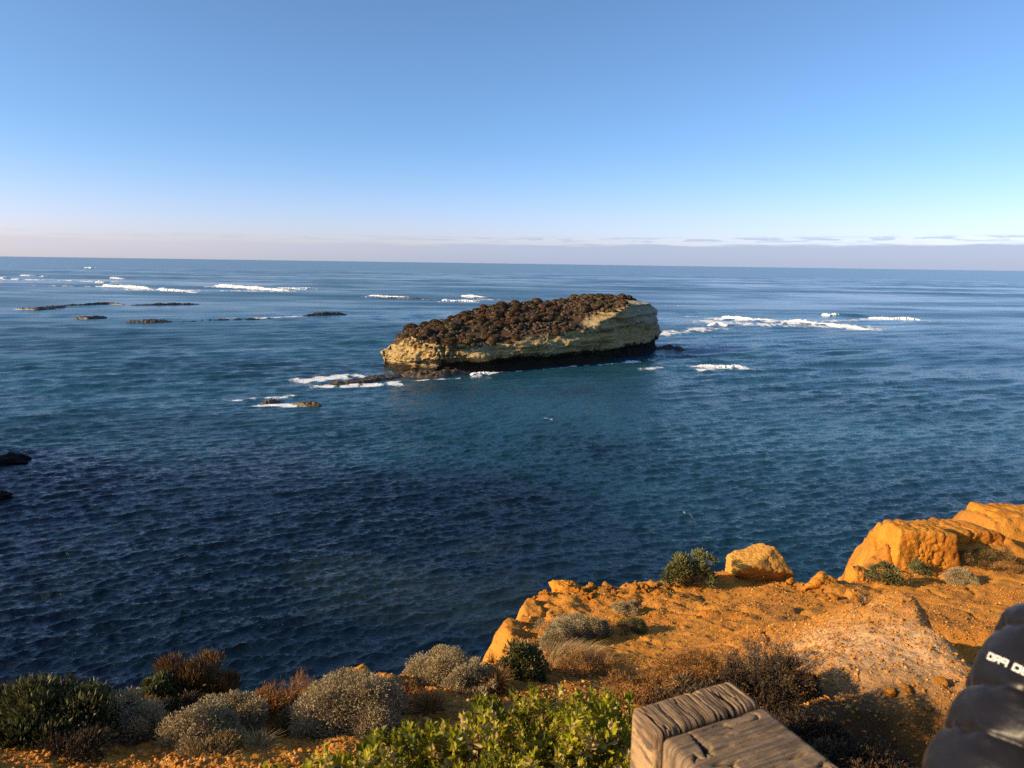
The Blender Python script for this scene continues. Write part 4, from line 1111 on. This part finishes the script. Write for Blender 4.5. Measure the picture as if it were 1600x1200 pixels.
def timber(w0, w1, l0, l1, zt, zb, seed, mat):
    """block in post axes: w across, l towards the viewer; rounded and grooved top"""
    nx, ny, nz = 150, max(30, int((l1 - l0) / .0018)), 70
    import bmesh
    def face(a, b_, fn):
        A_, B_ = np.meshgrid(a, b_, indexing='ij'); return fn(A_, B_).reshape(-1, 3), grid_faces(len(a), len(b_))
    xs = np.linspace(0, 1, nx); ys = np.linspace(0, 1, ny); zs = np.linspace(0, 1, nz) ** 1.8
    parts = [face(xs, ys, lambda a, b_: v3(a, b_, 0 * a)), face(zs, ys, lambda a, b_: v3(0 * a, b_, a)), face(zs, ys, lambda a, b_: v3(0 * a + 1, b_, a)),
             face(xs, zs, lambda a, b_: v3(a, 0 * a, b_)), face(xs, zs, lambda a, b_: v3(a, 0 * a + 1, b_))]
    Vs, Fs, k = [], [], 0
    for V, F in parts: Vs.append(V); Fs.append(F + k); k += len(V)
    V = np.concatenate(Vs); F = np.concatenate(Fs)
    Wd, Ld, Hd = w1 - w0, l1 - l0, zt - zb
    p = np.stack([V[:, 0] * Wd, V[:, 1] * Ld, V[:, 2] * Hd], -1)
    rr = .013                                          # round the edges
    inner = np.stack([np.clip(p[:, 0], rr, Wd - rr), np.clip(p[:, 1], rr, Ld - rr), np.clip(p[:, 2], rr, None)], -1)
    dv = p - inner; ln = np.linalg.norm(dv, axis=1, keepdims=True); p = np.where(ln > 0, inner + dv / np.maximum(ln, 1e-9) * rr, p)
    nrm = unit(p - np.array([Wd / 2, Ld / 2, Hd / 2]))
    g = p + seed
    gq = np.where(((V[:, :1] < .02) | (V[:, :1] > .98)) & (V[:, 2:] > .02), g[:, [1, 2, 0]], g)
    n = fbm((gq if mat is WOOD else g) * (np.array([150, 3.5, 3]) if mat is WOOD else np.array([3.5, 150, 3])), 4, seed)
    dn = -.0022 * sstep(np.abs(n), .12, .0) + .0006 * fbm(g * 60, 3, seed + 2)
    big = .0015 * fbm(g * 9, 3, seed + 4)
    ckx = fbm(g * (np.array([42, 7, 3]) if mat is WOOD else np.array([8, 30, 3])), 3, seed + 9); cky = fbm(g * np.array([30, 9, 3]), 3, seed + 19)
    gate = sstep(fbm(g * 10, 2, seed + 3), -.06, .10); gate2 = sstep(fbm(g * 9, 2, seed + 5), .02, .16)
    crack = np.maximum(np.exp(-(ckx / .045) ** 2) * gate, np.exp(-(cky / .04) ** 2) * gate2)
    big = big - .0085 * crack * (p[:, 2] < .03)
    global CRACK
    CRACK = crack
    p = p + nrm * (dn + big)[:, None] * np.array([.6, .6, 1.0])
    return p, F


def post_part(name, w0, w1, l0, l1, dz, seed, mat):
    zb = post.location.z - .25
    p, F = timber(w0, w1, l0, l1, ZT - dz, zb, seed, mat)
    # local axes kept so the grain follows the timber
    V = np.stack([p[:, 0], p[:, 1], -p[:, 2]], -1)
    o = mesh(name, V, F, mat, None, {'crack': CRACK}, smooth=True)
    org = FL + wd_ * w0 - ld * l0
    o.parent = post
    mw = Matrix(((wd_[0], -ld[0], 0, org[0] - post.location.x), (wd_[1], -ld[1], 0, org[1] - post.location.y), (0, 0, 1, ZT - dz - post.location.z), (0, 0, 0, 1)))
    o.matrix_local = mw
    return o


post_part('timber', 0, PW, 0, .078, 0, 3, WOOD)
post_part('timber', .004, PW - .001, .0815, .34, .003, 5, WOOD2)
post_part('core', .03, PW - .02, .05, .12, .035, 8, WOOD2)

# ------------------------------------------------------------------ the person at the right edge
gz = float(land_h(np.array([.8]), np.array([.5]))[0])
person = empty('person', (.80, .50, gz), 'person in dark padded jacket at the right edge, white lettering on the sleeve', 'person')
pl = np.array([.80, .50, gz])
Ee = CAM + ray(1690, 1054) * .62; Ss = CAM + ray(1558, 1330) * .59
m, T, bs = mat_new('dark_nylon')
co = objco(T); nA = noise_n(T, 22, 4, .6, co); nB = noise_n(T, 260, 3, .6, co)
T.links.new(mix_c(T, nA, (0.006, 0.005, 0.006), (0.010, 0.0085, 0.010)), bs.inputs['Base Color']); bs.inputs['Roughness'].default_value = .36; bs.inputs['Specular IOR Level'].default_value = .2
bs.inputs['Sheen Weight'].default_value = .05
T.links.new(bump(T, nA, .35, .006, bump(T, nB, .15, .0006)), bs.inputs['Normal']); NYLON = m
m, T, bs = mat_new('dark_trousers'); bs.inputs['Base Color'].default_value = (.03, .03, .035, 1); bs.inputs['Roughness'].default_value = .9; TROUS = m
m, T, bs = mat_new('white_print'); bs.inputs['Base Color'].default_value = (.8, .76, .68, 1); bs.inputs['Roughness'].default_value = .5; PRINT = m
m, T, bs = mat_new('skin'); bs.inputs['Base Color'].default_value = (.45, .27, .19, 1); bs.inputs['Roughness'].default_value = .5
bs.inputs['Subsurface Weight'].default_value = .1; SKIN = m

axd = Ss - Ee; axl = float(np.linalg.norm(axd)); axd = axd / axl
toc = unit((CAM - (Ee + Ss) / 2)[None])[0]; sidev = unit(np.cross(axd, toc)[None])[0]; toc = np.cross(sidev, axd)
if sidev @ r_ > 0: sgn = 1
else: sidev = -sidev; sgn = -1
RS = .0715
S0 = -.055
SE = [-.012, .049, .092, .140, .19, .24, .29, .34]          # seams along the arm


def sleeve_r(s, th):
    tilt = .012 * np.sin(th + .4)
    s2 = s + tilt
    sm = np.array([-.06] + SE); idx = np.clip(np.searchsorted(sm, s2) - 1, 0, len(sm) - 2)
    f = np.clip((s2 - sm[idx]) / (sm[idx + 1] - sm[idx]), 0, 1)
    puff = np.clip(np.sin(pi * f), 0, 1) ** .45
    near = np.exp(-(np.minimum(f, 1 - f) / .16) ** 2)
    Pn = v3(np.cos(th) * 1.6, np.sin(th) * 1.6, s * 30)
    fold = fbm(Pn * np.array([2.4, 2.4, .25]) + 4, 3, 5) * near * .006 + fbm(Pn * 1.1, 3, 8) * .003
    cap = np.sqrt(np.clip(1 - np.clip((-.002 - s) / (.055 - .002), 0, 1) ** 2, 0, 1))
    return (RS * (.905 + .095 * puff) + fold) * cap


def sleeve_pt(s, th, lift=0.):
    r = sleeve_r(s, th) + lift
    return Ee + axd * s[:, None] + (toc * np.cos(th)[:, None] + sidev * np.sin(th)[:, None]) * r[:, None]


ns_, nt_ = 260, 140
ss, th = np.meshgrid(np.linspace(S0, .34, ns_), np.linspace(0, 2 * pi, nt_, endpoint=False), indexing='ij')
V = sleeve_pt(ss.ravel(), th.ravel()) - pl
slv = mesh('jacket_sleeve', V, grid_faces(ns_, nt_, True), NYLON, person, smooth=True)

# lettering 000 PRO, upside down to the viewer, running round the sleeve
def glyph(ch):
    O = [((0, 0), (1, 0)), ((1, 0), (1, 1)), ((1, 1), (0, 1)), ((0, 1), (0, 0))]
    return {'0': O, 'O': O, 'P': [((0, 0), (0, 1)), ((0, 1), (1, 1)), ((1, 1), (1, .45)), ((1, .45), (0, .45))],
            'R': [((0, 0), (0, 1)), ((0, 1), (1, 1)), ((1, 1), (1, .45)), ((1, .45), (0, .45)), ((.45, .45), (1, 0))], ' ': []}[ch]


text = '000 PRO'; gw, gh_, gp, sw = .0056, .0050, .0023, .0013
Vt, Ft, k = [], [], 0
curx = 0.
for ch in text:
    wch = gw if ch != ' ' else gw * .35
    for (a, b_) in glyph(ch):
        a = np.array(a) * [gw, gh_] + [curx, 0]; b2 = np.array(b_) * [gw, gh_] + [curx, 0]
        d = (b2 - a) / np.linalg.norm(b2 - a); nn = np.array([-d[1], d[0]]) * sw / 2
        a = a - d * sw * .5; b2 = b2 + d * sw * .5
        tt_ = np.linspace(0, 1, 10)[:, None]; ce = a + (b2 - a) * tt_
        Vt.append(np.stack([ce - nn, ce + nn], 1).reshape(-1, 2)); i = np.arange(9)[:, None] * 2 + k
        Ft.append(np.concatenate([i, i + 1, i + 3, i + 2], 1)); k += 20
    curx += wch + gp
Vt = np.concatenate(Vt); Ft = np.concatenate(Ft)
# glyph x runs towards the picture's left (upside down), glyph y towards the wrist
TH_R = -.30                                            # where the first zero sits, right of the sleeve's middle
thv = TH_R - Vt[:, 0] / RS
sv_ = .0305 - Vt[:, 1] + .0035 + .0045 * np.cos(thv * 1.0 + .3) + thv * .004
V3 = sleeve_pt(sv_, thv, .0012) - pl
mesh('lettering', V3, Ft, PRINT, person)

# body: one skinned figure, outside the picture
sk = [((0, 0, .95), .13), ((0, 0, 1.15), .14), ((0, 0, 1.36), .13), ((0, 0, 1.50), .055), ((0, .01, 1.58), .075), ((0, .015, 1.68), .09), ((0, .01, 1.77), .055),
      ((-.1, 0, .86), .10), ((-.11, .02, .48), .065), ((-.11, 0, .08), .045), ((-.12, .14, .04), .04), ((.1, 0, .86), .10), ((.11, .02, .48), .065), ((.11, 0, .08), .045), ((.12, .14, .04), .04),
      ((.2, 0, 1.40), .065), ((.27, -.02, 1.12), .05), ((.24, .1, .92), .04)]
ed = [(0, 1), (1, 2), (2, 3), (3, 4), (4, 5), (5, 6), (0, 7), (7, 8), (8, 9), (9, 10), (0, 11), (11, 12), (12, 13), (13, 14), (2, 15), (15, 16), (16, 17)]
hs_ = (EYE - .30 - gz) / 1.42
me = bpy.data.meshes.new('body'); me.from_pydata([tuple(np.array(v) * hs_) for v, _ in sk], ed, [])
bo = bpy.data.objects.new('body', me); col.objects.link(bo); bo.parent = person; me.materials.append(TROUS)
md = bo.modifiers.new('skin', 'SKIN'); md.use_smooth_shade = True; bo.modifiers.new('sub', 'SUBSURF').levels = 2
for i, (_, r) in enumerate(sk): me.skin_vertices[0].data[i].radius = (r, r * .9); me.skin_vertices[0].data[i].use_root = (i == 0)
# padded jacket body round the torso
zz, th = np.meshgrid(np.linspace(.82, 1.50, 120), np.linspace(0, 2 * pi, 90, endpoint=False), indexing='ij')
pf = .9 + .1 * np.abs(np.sin(zz * pi / .062)) ** .5; tp_ = np.interp(zz, [.82, 1.1, 1.35, 1.45, 1.5], [1, 1.02, 1.05, .72, .42])
V = v3(np.cos(th) * .215 * pf * tp_, np.sin(th) * .155 * pf * tp_, zz * hs_)
mesh('jacket', V.reshape(-1, 3), grid_faces(120, 90, True), NYLON, person, smooth=True)
